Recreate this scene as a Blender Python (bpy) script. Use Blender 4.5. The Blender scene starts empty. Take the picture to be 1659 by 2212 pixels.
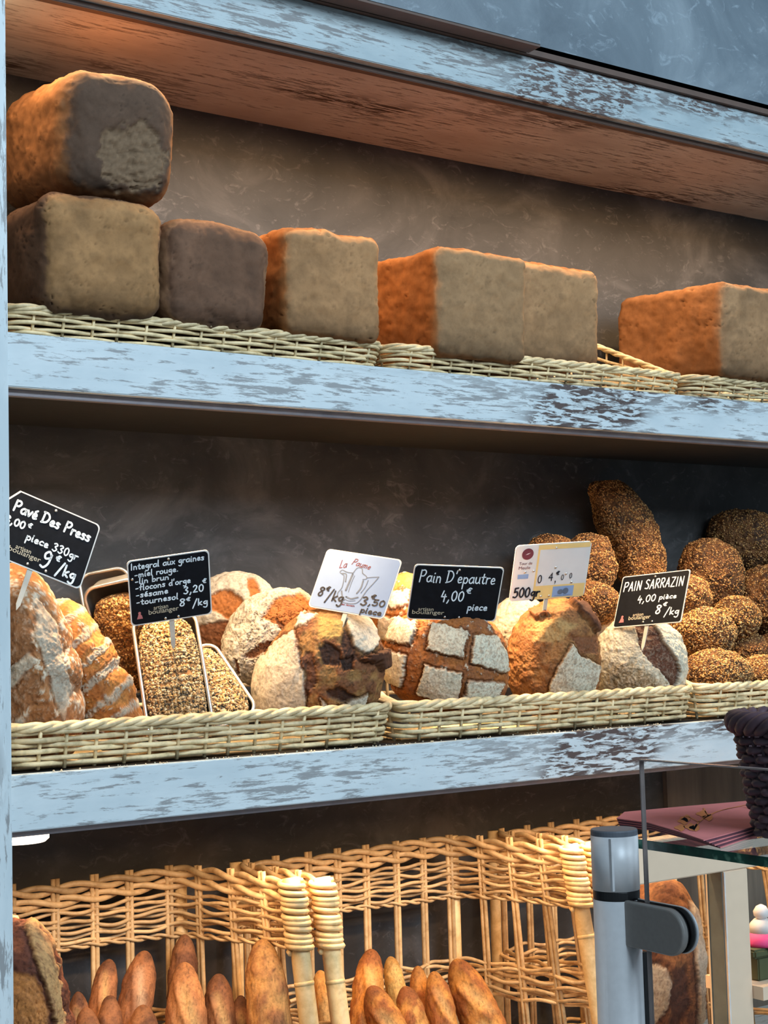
import bpy, math, random
import numpy as np
from mathutils import Matrix, Vector
random.seed(7); rng = np.random.default_rng(7)
SC = bpy.context.scene
COL = SC.collection

# ------------------------------------------------------------------ camera
F = 3322.0; DP = 1.85; W, H = 1659, 2212
ex = np.array([4771, 134, F]); ex /= np.linalg.norm(ex)
ez = np.array([-1157, -41300, F]); ez -= ex * (ez @ ex); ez /= np.linalg.norm(ez)
ey = np.cross(ez, ex)
M = np.array([ex, ey, ez]); CAM = np.array([0, -DP, 1.5])
RIGHT, UP, FWD = M @ np.array([1, 0, 0]), M @ np.array([0, -1, 0]), M @ np.array([0, 0, 1])
cam_data = bpy.data.cameras.new('camera'); cam = bpy.data.objects.new('camera', cam_data); COL.objects.link(cam)
cam_data.sensor_fit = 'HORIZONTAL'; cam_data.sensor_width = 36; cam_data.lens = F * 36 / W
cam_data.clip_start = 0.05
mw = Matrix.Identity(4)
for i in range(3):
    mw[i][0], mw[i][1], mw[i][2], mw[i][3] = RIGHT[i], UP[i], -FWD[i], CAM[i]
cam.matrix_world = mw
SC.camera = cam
# ------------------------------------------------------------------ world, daylight, exposure
wd = bpy.data.worlds.new('world'); SC.world = wd; wd.use_nodes = True
wd.node_tree.nodes['Background'].inputs[0].default_value = (0.66, 0.84, 1.0, 1)
wd.node_tree.nodes['Background'].inputs[1].default_value = 0.20
SC.view_settings.view_transform = 'Standard'; SC.view_settings.look = 'None'
SC.view_settings.gamma = 1; SC.view_settings.use_curve_mapping = False
SC.view_settings.exposure = 0.0
def area(name, loc, target, sx, sy, power, col, spread=180):
    l = bpy.data.lights.new(name, 'AREA'); l.shape = 'RECTANGLE'; l.size = sx; l.size_y = sy
    l.energy = power; l.color = col; l.spread = math.radians(spread)
    o = bpy.data.objects.new(name, l); COL.objects.link(o); o.location = loc
    o.rotation_euler = (Vector(target) - Vector(loc)).to_track_quat('-Z', 'Y').to_euler()
    return o
# daylight from the shop window, far behind and beside the camera
area('shop_window_daylight', (1.9, -5.4, 4.6), (1.3, 0, 1.7), 4.5, 2.6, 415, (0.68, 0.86, 1.0))
WARM = (1.0, 0.64, 0.33)
# LED strips tucked behind the front lip of each shelf
area('led_top', (1.6, 0.050, 2.352), (1.6, 0.12, 2.12), 2.0, 0.014, 10.0, WARM, 150)
area('led_middle', (1.45, 0.045, 1.814), (1.45, 0.055, 1.4), 1.45, 0.012, 7.5, (1.0, 0.68, 0.38), 115)
area('led_bottom', (1.45, 0.045, 1.256), (1.45, 0.07, 0.9), 1.45, 0.012, 5.0, WARM, 150)
def spot(name, loc, target, power, angle, blend, col=WARM, rad=0.02):
    l = bpy.data.lights.new(name, 'SPOT'); l.energy = power; l.color = col; l.spot_size = math.radians(angle); l.spot_blend = blend
    l.shadow_soft_size = rad
    o = bpy.data.objects.new(name, l); COL.objects.link(o); o.location = loc
    o.rotation_euler = (Vector(target) - Vector(loc)).to_track_quat('-Z', 'Y').to_euler()
    return o
# recessed spots in the undersides of the shelves
spot('spot_middle', (1.50, 0.075, 1.81), (1.52, 0.085, 1.3), 26, 76, 0.8, (1.0, 0.70, 0.40))
spot('spot_middle_left', (0.95, 0.08, 1.81), (0.97, 0.09, 1.3), 12, 80, 0.8, (1.0, 0.70, 0.40))
spot('spot_middle_right', (2.02, 0.08, 1.81), (2.02, 0.10, 1.3), 9, 80, 0.8, (1.0, 0.68, 0.38))
spot('spot_bottom', (1.20, 0.04, 1.255), (1.20, 0.06, 0.9), 4, 100, 0.8)
spot('spot_bottom_right', (1.72, 0.04, 1.255), (1.72, 0.06, 0.9), 4, 100, 0.8)

def raydir(px, py):
    return M @ np.array([(px - W / 2) / F, (py - H / 2) / F, 1.0])
def P(px, py, y):
    d = raydir(px, py); return CAM + d * (y - CAM[1]) / d[1]
def Pz(px, py, z):
    d = raydir(px, py); return CAM + d * (z - CAM[2]) / d[2]
def Pd(px, py, depth):
    return CAM + raydir(px, py) * depth
def zc(p): return float((np.array(p) - CAM) @ FWD)

# ------------------------------------------------------------------ materials
def mat(name):
    m = bpy.data.materials.new(name); m.use_nodes = True
    nt = m.node_tree; return m, nt, nt.nodes['Principled BSDF']
def nd(nt, t, **kw):
    n = nt.nodes.new(t)
    for k, v in kw.items(): setattr(n, k, v)
    return n
def ramp(nt, fac, stops):
    r = nd(nt, 'ShaderNodeValToRGB'); e = r.color_ramp.elements
    e[0].position, e[0].color = stops[0][0], (*stops[0][1], 1)
    e[1].position, e[1].color = stops[-1][0], (*stops[-1][1], 1)
    for p, c in stops[1:-1]:
        x = e.new(p); x.color = (*c, 1)
    nt.links.new(fac, r.inputs[0]); return r.outputs[0]
def noise(nt, scale, detail=4, rough=.55, mapping=None, dist=0, coord='Object'):
    tc = nd(nt, 'ShaderNodeTexCoord'); src = tc.outputs[coord]
    if mapping:
        mp = nd(nt, 'ShaderNodeMapping'); mp.inputs['Scale'].default_value = mapping; nt.links.new(src, mp.inputs[0]); src = mp.outputs[0]
    n = nd(nt, 'ShaderNodeTexNoise'); n.inputs['Scale'].default_value = scale; n.inputs['Detail'].default_value = detail
    n.inputs['Roughness'].default_value = rough; n.inputs['Distortion'].default_value = dist
    nt.links.new(src, n.inputs['Vector']); return n.outputs[0]
def mixc(nt, fac, a, b, mode='MIX'):
    x = nd(nt, 'ShaderNodeMix', data_type='RGBA', blend_type=mode)
    if isinstance(fac, float): x.inputs[0].default_value = fac
    else: nt.links.new(fac, x.inputs[0])
    for i, v in ((6, a), (7, b)):
        if isinstance(v, tuple): x.inputs[i].default_value = (*v, 1)
        else: nt.links.new(v, x.inputs[i])
    return x.outputs[2]
def math_(nt, op, a, b=0.0):
    x = nd(nt, 'ShaderNodeMath', operation=op)
    for i, v in ((0, a), (1, b)):
        if isinstance(v, float): x.inputs[i].default_value = v
        else: nt.links.new(v, x.inputs[i])
    return x.outputs[0]
def bump(nt, b, h, s, d=.002):
    n = nd(nt, 'ShaderNodeBump'); n.inputs['Strength'].default_value = s; n.inputs['Distance'].default_value = d
    nt.links.new(h, n.inputs['Height']); nt.links.new(n.outputs[0], b.inputs['Normal'])
def plain(name, col, rough=.5, metal=0.0, var=.12, scale=40):
    m, nt, b = mat(name)
    f = noise(nt, scale)
    c = ramp(nt, f, [(.3, tuple(v * (1 - var) for v in col)), (.7, tuple(min(1, v * (1 + var)) for v in col))])
    nt.links.new(c, b.inputs['Base Color']); b.inputs['Roughness'].default_value = rough; b.inputs['Metallic'].default_value = metal
    return m
def paint_wood(name, ax, pale=(.62, .69, .72), pale2=(.50, .58, .62), dark=(.085, .06, .055), cover=.565, faint=.62):
    # whitewashed laminate; ax = stretch per axis (small along the grain)
    m, nt, b = mat(name)
    ax2 = tuple(a if a > .5 else .30 for a in ax)
    big = noise(nt, 5.5, 3, .55, ax2, .3)
    tone = noise(nt, 14, 5, .6, ax2)
    st = noise(nt, 150, 4, .66, tuple(a if a < .5 else 1.0 for a in ax), .5)
    st2 = noise(nt, 150, 7, .74, tuple(.11 if a < .5 else 1.0 for a in ax2), .25)
    base = ramp(nt, tone, [(.35, pale2), (.58, pale)])
    cl = ramp(nt, big, [(cover, (0, 0, 0)), (cover + .09, (1, 1, 1))])
    k1 = ramp(nt, st, [(.47, (0, 0, 0)), (.53, (1, 1, 1))])
    dk = math_(nt, 'MULTIPLY', cl, k1)
    k2 = ramp(nt, math_(nt, 'ADD', st2, math_(nt, 'MULTIPLY', tone, .5)), [(.79, (0, 0, 0)), (.85, (faint,) * 3)])
    mx = math_(nt, 'MAXIMUM', dk, k2)
    c = mixc(nt, mx, base, dark)
    nt.links.new(c, b.inputs['Base Color']); b.inputs['Roughness'].default_value = .48
    bump(nt, b, st, .12, .001)
    return m
def slate(name, lo, mid, hi, rough=.55, s=1.0):
    m, nt, b = mat(name)
    a = noise(nt, 5 * s, 9, .62, (1, 1, 1.2), .8)
    v = noise(nt, 26 * s, 8, .7, (1, 1, 1.6), 1.6)
    c = ramp(nt, a, [(.32, lo), (.52, mid), (.72, hi)])
    k = ramp(nt, v, [(.56, (0, 0, 0)), (.72, (.55, .55, .55))])
    c = mixc(nt, k, c, tuple(min(1, x * 1.7) for x in hi))
    nt.links.new(c, b.inputs['Base Color']); b.inputs['Roughness'].default_value = rough
    bump(nt, b, v, .25, .002)
    return m
MAT = {}
MAT['fascia'] = paint_wood('whitewashed_board', (.16, 1, 1))
MAT['fascia_top'] = paint_wood('whitewashed_board_worn_shaded', (.22, 1, 1), (.42, .50, .53), (.30, .38, .42), cover=.55, faint=.7)  # worn marks, plus shade under the overhanging doors put into darker paint
MAT['post_paint'] = paint_wood('whitewashed_post', (1, 1, .16))
MAT['under'] = paint_wood('whitewashed_underside', (.13, .8, 1), (.52, .48, .45), (.40, .35, .32), (.07, .038, .025), cover=.50, faint=.7)
MAT['slate'] = slate('slate_laminate', (.020, .019, .019), (.044, .042, .042), (.115, .108, .108))
MAT['slate_unlit'] = slate('unlit_underside', (.006, .006, .006), (.010, .010, .010), (.016, .015, .015), .8)  # dark slate taken near-black: shade of the unlit underside is in the colour
MAT['slate_daylit'] = slate('slate_door_laminate', (.085, .115, .145), (.135, .175, .21), (.23, .28, .32), .42, .7)  # same slate as the wall, daylight sheen put into a bluer, lighter colour
MAT['lip'] = plain('mauve_grey_profile', (.30, .27, .29), .35, .4)
MAT['brown_edge'] = plain('brown_edge_band', (.10, .06, .045), .6)
MAT['alu'] = plain('brushed_aluminium', (.86, .87, .89), .42, .15, .04, 120)
MAT['alu_dark'] = plain('satin_grey_metal', (.34, .32, .30), .45, .1, .05, 200)
MAT['tin'] = plain('tin_foil', (.72, .70, .67), .3, .9, .1, 60)
MAT['cap'] = plain('grey_plastic_cap', (.13, .15, .18), .5)
MAT['black'] = plain('black_rubber', (.012, .012, .013), .4)
MAT['white'] = plain('white_lacquer_warm_lit', (.86, .64, .46), .4, 0, .03)  # white lacquer, warm light put into the colour
MAT['greyframe'] = plain('grey_frame', (.17, .19, .18), .4, .3)
MAT['card_black'] = plain('black_slate_card', (.006, .007, .010), .65, 0, .3, 90)
MAT['card_black'].node_tree.nodes['Principled BSDF'].inputs['Specular IOR Level'].default_value = .12
MAT['card_white'] = plain('white_card', (.26, .36, .57), .8, 0, .03)
MAT['card_edge'] = plain('pale_card_edge', (.75, .72, .68), .5, 0, .05)
MAT['cream'] = plain('amber_card', (.85, .58, .22), .45, 0, .03)
MAT['window_white'] = plain('cream_window', (.72, .68, .66), .45, 0, .03)
MAT['chalk'] = plain('white_chalk_ink', (.80, .86, .92), .7)
MAT['ink'] = plain('black_ink', (.008, .009, .02), .5)
MAT['maroon'] = plain('maroon_ink', (.16, .03, .045), .5)
MAT['beige_print'] = plain('beige_print', (.60, .52, .38), .5)
MAT['pencil'] = plain('pencil_grey', (.12, .15, .21), .6)
MAT['pink_print'] = plain('pink_print', (.50, .16, .16), .5)
MAT['napkin'] = plain('plum_pink_paper', (.60, .18, .18), .85, 0, .1)
MAT['napkin_edge'] = plain('dark_paper', (.10, .03, .05), .85)
MAT['orange_print'] = plain('orange_print', (.62, .21, .06), .8)
MAT['purple'] = plain('purple_brown_wicker', (.085, .048, .062), .5, 0, .35, 60)
MAT['pink'] = plain('hot_pink', (.85, .07, .25), .6)
MAT['milk'] = plain('milk_white', (.75, .70, .68), .6)
MAT['moss'] = plain('moss_green', (.07, .08, .03), .7)
MAT['pick'] = plain('clear_pick', (.55, .50, .42), .3)
def emis(name, col, s):
    m, nt, b = mat(name); b.inputs['Emission Color'].default_value = (*col, 1); b.inputs['Emission Strength'].default_value = s
    b.inputs['Base Color'].default_value = (.8, .8, .8, 1); return m
MAT['lamp'] = emis('lamp_diffuser', (1, .80, .60), 3.2)
def wood(name, a, b_, ax, s=30):
    m, nt, b = mat(name); n = noise(nt, s, 6, .65, ax, .5); n2 = noise(nt, s * .3, 3, .5, ax, .5)
    c = ramp(nt, n, [(.3, a), (.7, b_)]); c = mixc(nt, ramp(nt, n2, [(.45, (0, 0, 0)), (.7, (.5, .5, .5))]), c, tuple(v * .6 for v in a))
    nt.links.new(c, b.inputs['Base Color']); b.inputs['Roughness'].default_value = .6; bump(nt, b, n, .2, .001); return m
MAT['planks'] = wood('brown_grey_planks', (.12, .095, .072), (.23, .185, .14), (1, 1, .08))
def wicker(name, a, b_):
    m, nt, b = mat(name); n = noise(nt, 55, 5, .6, (1, 1, 1), .3)
    oi = nd(nt, 'ShaderNodeObjectInfo')
    c = ramp(nt, n, [(.28, a), (.55, b_), (.8, tuple(min(1, v * 1.15) for v in b_))])
    hv = nd(nt, 'ShaderNodeHueSaturation'); nt.links.new(c, hv.inputs['Color'])
    nt.links.new(math_(nt, 'ADD', math_(nt, 'MULTIPLY', oi.outputs['Random'], .45), .78), hv.inputs['Value'])
    nt.links.new(hv.outputs[0], b.inputs['Base Color']); b.inputs['Roughness'].default_value = .48; bump(nt, b, n, .15, .001); return m
MAT['wick'] = wicker('pale_willow', (.40, .30, .15), (.76, .59, .34))
MAT['wick_gold'] = wicker('golden_willow', (.42, .24, .10), (.66, .44, .22))
MAT['cane'] = wicker('cane_post', (.62, .38, .15), (.84, .58, .28))
# bread: albedo comes from a per-vertex colour of crust pattern and painted light falloff
def bread_mat(name, fine=260, bs=.35, rough=.72, contrast=.35):
    m, nt, b = mat(name)
    at = nd(nt, 'ShaderNodeAttribute', attribute_name='Col')
    n = noise(nt, fine, 5, .65); n2 = noise(nt, fine * .25, 5, .6)
    s = math_(nt, 'ADD', math_(nt, 'MULTIPLY', n, .6), math_(nt, 'MULTIPLY', n2, .4))
    r = ramp(nt, s, [(.36, (1 - contrast,) * 3), (.52, (1, 1, 1)), (.7, (1 + contrast * .5,) * 3)])
    c = mixc(nt, 1.0, at.outputs[0], r, 'MULTIPLY')
    nt.links.new(c, b.inputs['Base Color']); b.inputs['Roughness'].default_value = rough
    b.inputs['Specular IOR Level'].default_value = .25
    bump(nt, b, s, bs, .0025); return m
MAT['bread'] = bread_mat('bread_crust')
MAT['bread_smooth'] = bread_mat('tin_bread_crust', 150, .16, .8, .14)
MAT['seed'] = bread_mat('seeds', 300, .1, .5, .15)
def glass(name, tint, gl, rough=.02):
    m, nt, b = mat(name); out = nt.nodes['Material Output']
    t = nd(nt, 'ShaderNodeBsdfTransparent'); t.inputs[0].default_value = (*tint, 1)
    g = nd(nt, 'ShaderNodeBsdfGlossy'); g.inputs['Roughness'].default_value = rough; g.inputs[0].default_value = (.9, .95, 1, 1)
    mx = nd(nt, 'ShaderNodeMixShader'); fr = nd(nt, 'ShaderNodeFresnel'); fr.inputs[0].default_value = gl
    nt.links.new(fr.outputs[0], mx.inputs[0]); nt.links.new(t.outputs[0], mx.inputs[1]); nt.links.new(g.outputs[0], mx.inputs[2])
    nt.links.new(mx.outputs[0], out.inputs[0]); return m
MAT['glass'] = glass('clear_glass', (.96, .97, .97), 1.25)
MAT['glass_edge'] = plain('polished_glass_edge', (.46, .38, .36), .15, 0, .2)
def edge_mat():
    m, nt, b = mat('green_glass_edge'); n = noise(nt, 55, 3, .5)
    c = ramp(nt, n, [(.35, (.004, .03, .02)), (.62, (.01, .09, .06)), (.78, (.25, .55, .38))])
    nt.links.new(c, b.inputs['Base Color']); b.inputs['Roughness'].default_value = .12; return m
MAT['green_edge'] = edge_mat()

# ------------------------------------------------------------------ object helpers
def mesh_np(name, V, Fq, col=None, smooth=True):
    me = bpy.data.meshes.new(name)
    V = np.asarray(V, dtype=np.float32); 
    if isinstance(Fq, np.ndarray):
        n, k = Fq.shape
        me.vertices.add(len(V)); me.vertices.foreach_set('co', V.ravel())
        me.loops.add(n * k); me.loops.foreach_set('vertex_index', Fq.astype(np.int32).ravel())
        me.polygons.add(n); me.polygons.foreach_set('loop_start', np.arange(0, n * k, k, dtype=np.int32))
        me.update(calc_edges=True)
    else:
        me.from_pydata([tuple(map(float, v)) for v in V], [], Fq); me.update()
    if smooth: me.polygons.foreach_set('use_smooth', np.ones(len(me.polygons), dtype=bool))
    if col is not None:
        a = me.attributes.new('Col', 'FLOAT_COLOR', 'POINT')
        c4 = np.ones((len(V), 4), dtype=np.float32); c4[:, :3] = col; a.data.foreach_set('color', c4.ravel())
    return me
def obj(name, me, m, parent=None):
    o = bpy.data.objects.new(name, me); COL.objects.link(o)
    if m is not None and not me.materials: me.materials.append(m)
    if parent is not None: o.parent = parent
    return o
def tag(o, label=None, cat=None, group=None, kind=None):
    if label: o['label'] = label
    if cat: o['category'] = cat
    if group: o['group'] = group
    if kind: o['kind'] = kind
    return o
def empty(name, loc, label, cat, group=None):
    o = bpy.data.objects.new(name, None); COL.objects.link(o); o.location = loc; o.empty_display_size = .02
    return tag(o, label, cat, group)
def merge(parts):
    V = []; Fs = []; n = 0
    for v, f in parts:
        V.append(np.asarray(v, float)); Fs += [tuple(int(i) + n for i in q) for q in f]; n += len(v)
    return np.concatenate(V), Fs
def box(x0, x1, y0, y1, z0, z1, b=0.0):
    if b <= 0:
        v = [(x, y, z) for z in (z0, z1) for y in (y0, y1) for x in (x0, x1)]
        f = [(0, 2, 3, 1), (4, 5, 7, 6), (0, 1, 5, 4), (2, 6, 7, 3), (0, 4, 6, 2), (1, 3, 7, 5)]
        return np.array(v, float), f
    import bmesh
    bm = bmesh.new(); bmesh.ops.create_cube(bm, size=1)
    for q in bm.verts: q.co = ((x0 + x1) / 2 + q.co.x * (x1 - x0), (y0 + y1) / 2 + q.co.y * (y1 - y0), (z0 + z1) / 2 + q.co.z * (z1 - z0))
    bmesh.ops.bevel(bm, geom=bm.edges[:], offset=b, segments=2, affect='EDGES')
    v = np.array([q.co[:] for q in bm.verts]); bm.verts.index_update(); f = [tuple(q.index for q in p.verts) for p in bm.faces]; bm.free()
    return v, f
def prism(poly, t0, t1, frame):
    """polygon (a,b) extruded from t0 to t1; frame = (origin, A, B, N)"""
    O, A, B, N = frame; n = len(poly)
    v = [O + A * a + B * b + N * t for t in (t0, t1) for a, b in poly]
    f = [tuple(range(n))[::-1], tuple(range(n, 2 * n))] + [(i, (i + 1) % n, n + (i + 1) % n, n + i) for i in range(n)]
    return np.array(v), f
def rrect(w, h, r, k=5):
    pts = []
    for cx, cy, a0 in ((w / 2 - r, h / 2 - r, 0), (-w / 2 + r, h / 2 - r, 90), (-w / 2 + r, -h / 2 + r, 180), (w / 2 - r, -h / 2 + r, 270)):
        for i in range(k + 1):
            a = math.radians(a0 + 90 * i / k); pts.append((cx + r * math.cos(a), cy + r * math.sin(a)))
    return pts
def tube(pts, r, k=6, closed=False, ref=(0, 0, 1)):
    p = np.asarray(pts, float); n = len(p); r = np.broadcast_to(np.asarray(r, float), (n,))
    if closed: t = np.roll(p, -1, 0) - np.roll(p, 1, 0)
    else: t = np.gradient(p, axis=0)
    t /= np.linalg.norm(t, axis=1)[:, None] + 1e-12
    ref = np.array(ref, float); a = np.cross(t, ref); a /= np.linalg.norm(a, axis=1)[:, None] + 1e-12; b = np.cross(a, t)
    ang = np.arange(k) * 2 * math.pi / k
    V = (p[:, None, :] + (np.cos(ang)[None, :, None] * a[:, None, :] + np.sin(ang)[None, :, None] * b[:, None, :]) * r[:, None, None]).reshape(-1, 3)
    m = n if closed else n - 1
    i = np.arange(m)[:, None]; j = np.arange(k)[None, :]; i2 = (i + 1) % n; j2 = (j + 1) % k
    q = np.stack([i * k + j, i * k + j2, i2 * k + j2, i2 * k + j], -1).reshape(-1, 4)
    if closed: return V, q
    caps = [tuple(range(k))[::-1], tuple(range((n - 1) * k, n * k))]
    return V, [tuple(x) for x in q.tolist()] + caps
def local(V, o): return np.asarray(V, float) - np.array(o, float)

# value noise
_T = rng.random((64, 64, 64)).astype(np.float32)
def vnoise(p):
    i = np.floor(p).astype(int); f = p - i; f = f * f * (3 - 2 * f); i &= 63; j = (i + 1) & 63
    x0, y0, z0 = i.T; x1, y1, z1 = j.T; fx, fy, fz = f.T
    l = lambda a, b, t: a + (b - a) * t
    return l(l(l(_T[x0, y0, z0], _T[x1, y0, z0], fx), l(_T[x0, y1, z0], _T[x1, y1, z0], fx), fy),
             l(l(_T[x0, y0, z1], _T[x1, y0, z1], fx), l(_T[x0, y1, z1], _T[x1, y1, z1], fx), fy), fz)
def fbm(p, s, oct=4, seed=0):
    p = p * s + seed * 7.31 + 100; a = 1; t = 0; r = 0
    for _ in range(oct): r = r + a * vnoise(p); t += a; a *= .55; p = p * 2.03 + 5.7
    return r / t
def sst(x, a, b):
    t = np.clip((x - a) / (b - a), 0, 1); return t * t * (3 - 2 * t)
_cs = {}
def cubesphere(n):
    if n in _cs: return _cs[n]
    g = np.tan(np.linspace(-1, 1, n + 1) * math.pi / 4); A, B = np.meshgrid(g, g, indexing='ij'); A = A.ravel(); B = B.ravel(); O = np.ones_like(A)
    V = []; Q = []
    i, j = np.meshgrid(np.arange(n), np.arange(n), indexing='ij'); a = (i * (n + 1) + j).ravel()
    base = np.stack([a, a + n + 1, a + n + 2, a + 1], 1)
    for k, (x, y, z) in enumerate(((O, A, B), (-O, B, A), (B, O, A), (A, -O, B), (A, B, O), (B, A, -O))):
        V.append(np.stack([x, y, z], 1)); Q.append(base + k * (n + 1) ** 2)
    V = np.concatenate(V); Q = np.concatenate(Q)
    key = np.round(V * 1e5).astype(np.int64); _, idx, inv = np.unique(key, axis=0, return_index=True, return_inverse=True)
    _cs[n] = (V[idx], inv.reshape(-1)[Q]); return _cs[n]
def poly_sd(u, v, poly):
    """signed distance (px), positive inside"""
    x = np.asarray([p[0] for p in poly], float); y = np.asarray([p[1] for p in poly], float)
    d = np.full(len(u), 1e9); ins = np.zeros(len(u), bool); n = len(x)
    for i in range(n):
        j = (i + 1) % n; ax, ay, bx, by = x[i], y[i], x[j], y[j]
        wx, wy = u - ax, v - ay; e2 = (bx - ax) ** 2 + (by - ay) ** 2 + 1e-9
        t = np.clip((wx * (bx - ax) + wy * (by - ay)) / e2, 0, 1)
        d = np.minimum(d, np.hypot(wx - t * (bx - ax), wy - t * (by - ay)))
        c = ((ay > v) != (by > v)) & (u < (bx - ax) * (v - ay) / (by - ay + 1e-12) + ax); ins ^= c
    return np.where(ins, d, -d)

FL = np.array((.66, .56, .43)); BR = np.array((.38, .130, .032)); DK = np.array((.055, .022, .012)); OR = np.array((.58, .23, .055)); MB = np.array((.20, .075, .03)); GY = np.array((.56, .51, .39))
def seeds_on(name, parent, V, Q, Nrm, mask, count, size, cols, seed=1):
    r = np.random.default_rng(seed); ce = V[Q].mean(1); ok = np.where(mask(ce))[0]
    if len(ok) == 0: return
    area_ = np.linalg.norm(np.cross(V[Q[ok, 2]] - V[Q[ok, 0]], V[Q[ok, 3]] - V[Q[ok, 1]]), axis=1)
    k = r.choice(ok, count, p=area_ / area_.sum()); w = r.random((count, 4)); w /= w.sum(1)[:, None]
    c = (V[Q[k]] * w[:, :, None]).sum(1); n = Nrm[Q[k, 0]]
    a = np.cross(n, r.normal(size=(count, 3))); a /= np.linalg.norm(a, axis=1)[:, None]; b = np.cross(n, a)
    s = size * (.6 + .8 * r.random(count))[:, None]
    pts = np.stack([c + a * s * 1.5, c + b * s * .8, c - a * s * 1.5, c - b * s * .8, c + n * s * .8, c - n * s * .6], 1).reshape(-1, 3)
    fq = np.array([(0, 1, 4), (1, 2, 4), (2, 3, 4), (3, 0, 4), (1, 0, 5), (2, 1, 5), (3, 2, 5), (0, 3, 5)])
    Fs = (np.arange(count)[:, None, None] * 6 + fq[None]).reshape(-1, 3)
    cc = np.array(cols)[r.integers(0, len(cols), count)] * (.7 + .6 * r.random(count))[:, None]
    o = obj(name, mesh_np(name, pts, Fs, np.repeat(cc, 6, 0), False), MAT['seed'], parent); o['kind'] = 'stuff'; return o
SEEDC = [(.62, .36, .13), (.50, .26, .08), (.66, .44, .20), (.25, .12, .045), (.12, .06, .03), (.42, .20, .06)]
SEEDD = [(.46, .25, .085), (.36, .17, .055), (.30, .13, .045), (.17, .08, .03), (.52, .30, .12)]  # darker seeds: low light on the upper breads put into the colour
def vnormals(V, Q):
    fn = np.cross(V[Q[:, 2]] - V[Q[:, 0]], V[Q[:, 3]] - V[Q[:, 1]]); N = np.zeros_like(V)
    for k in range(4): np.add.at(N, Q[:, k], fn)
    return N / (np.linalg.norm(N, axis=1)[:, None] + 1e-12)
def frame_mat(R, U, Fw, p):
    m = Matrix.Identity(4)
    for i in range(3): m[i][0], m[i][1], m[i][2], m[i][3] = R[i], Fw[i], U[i], p[i]
    return m
ALLB = []
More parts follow.
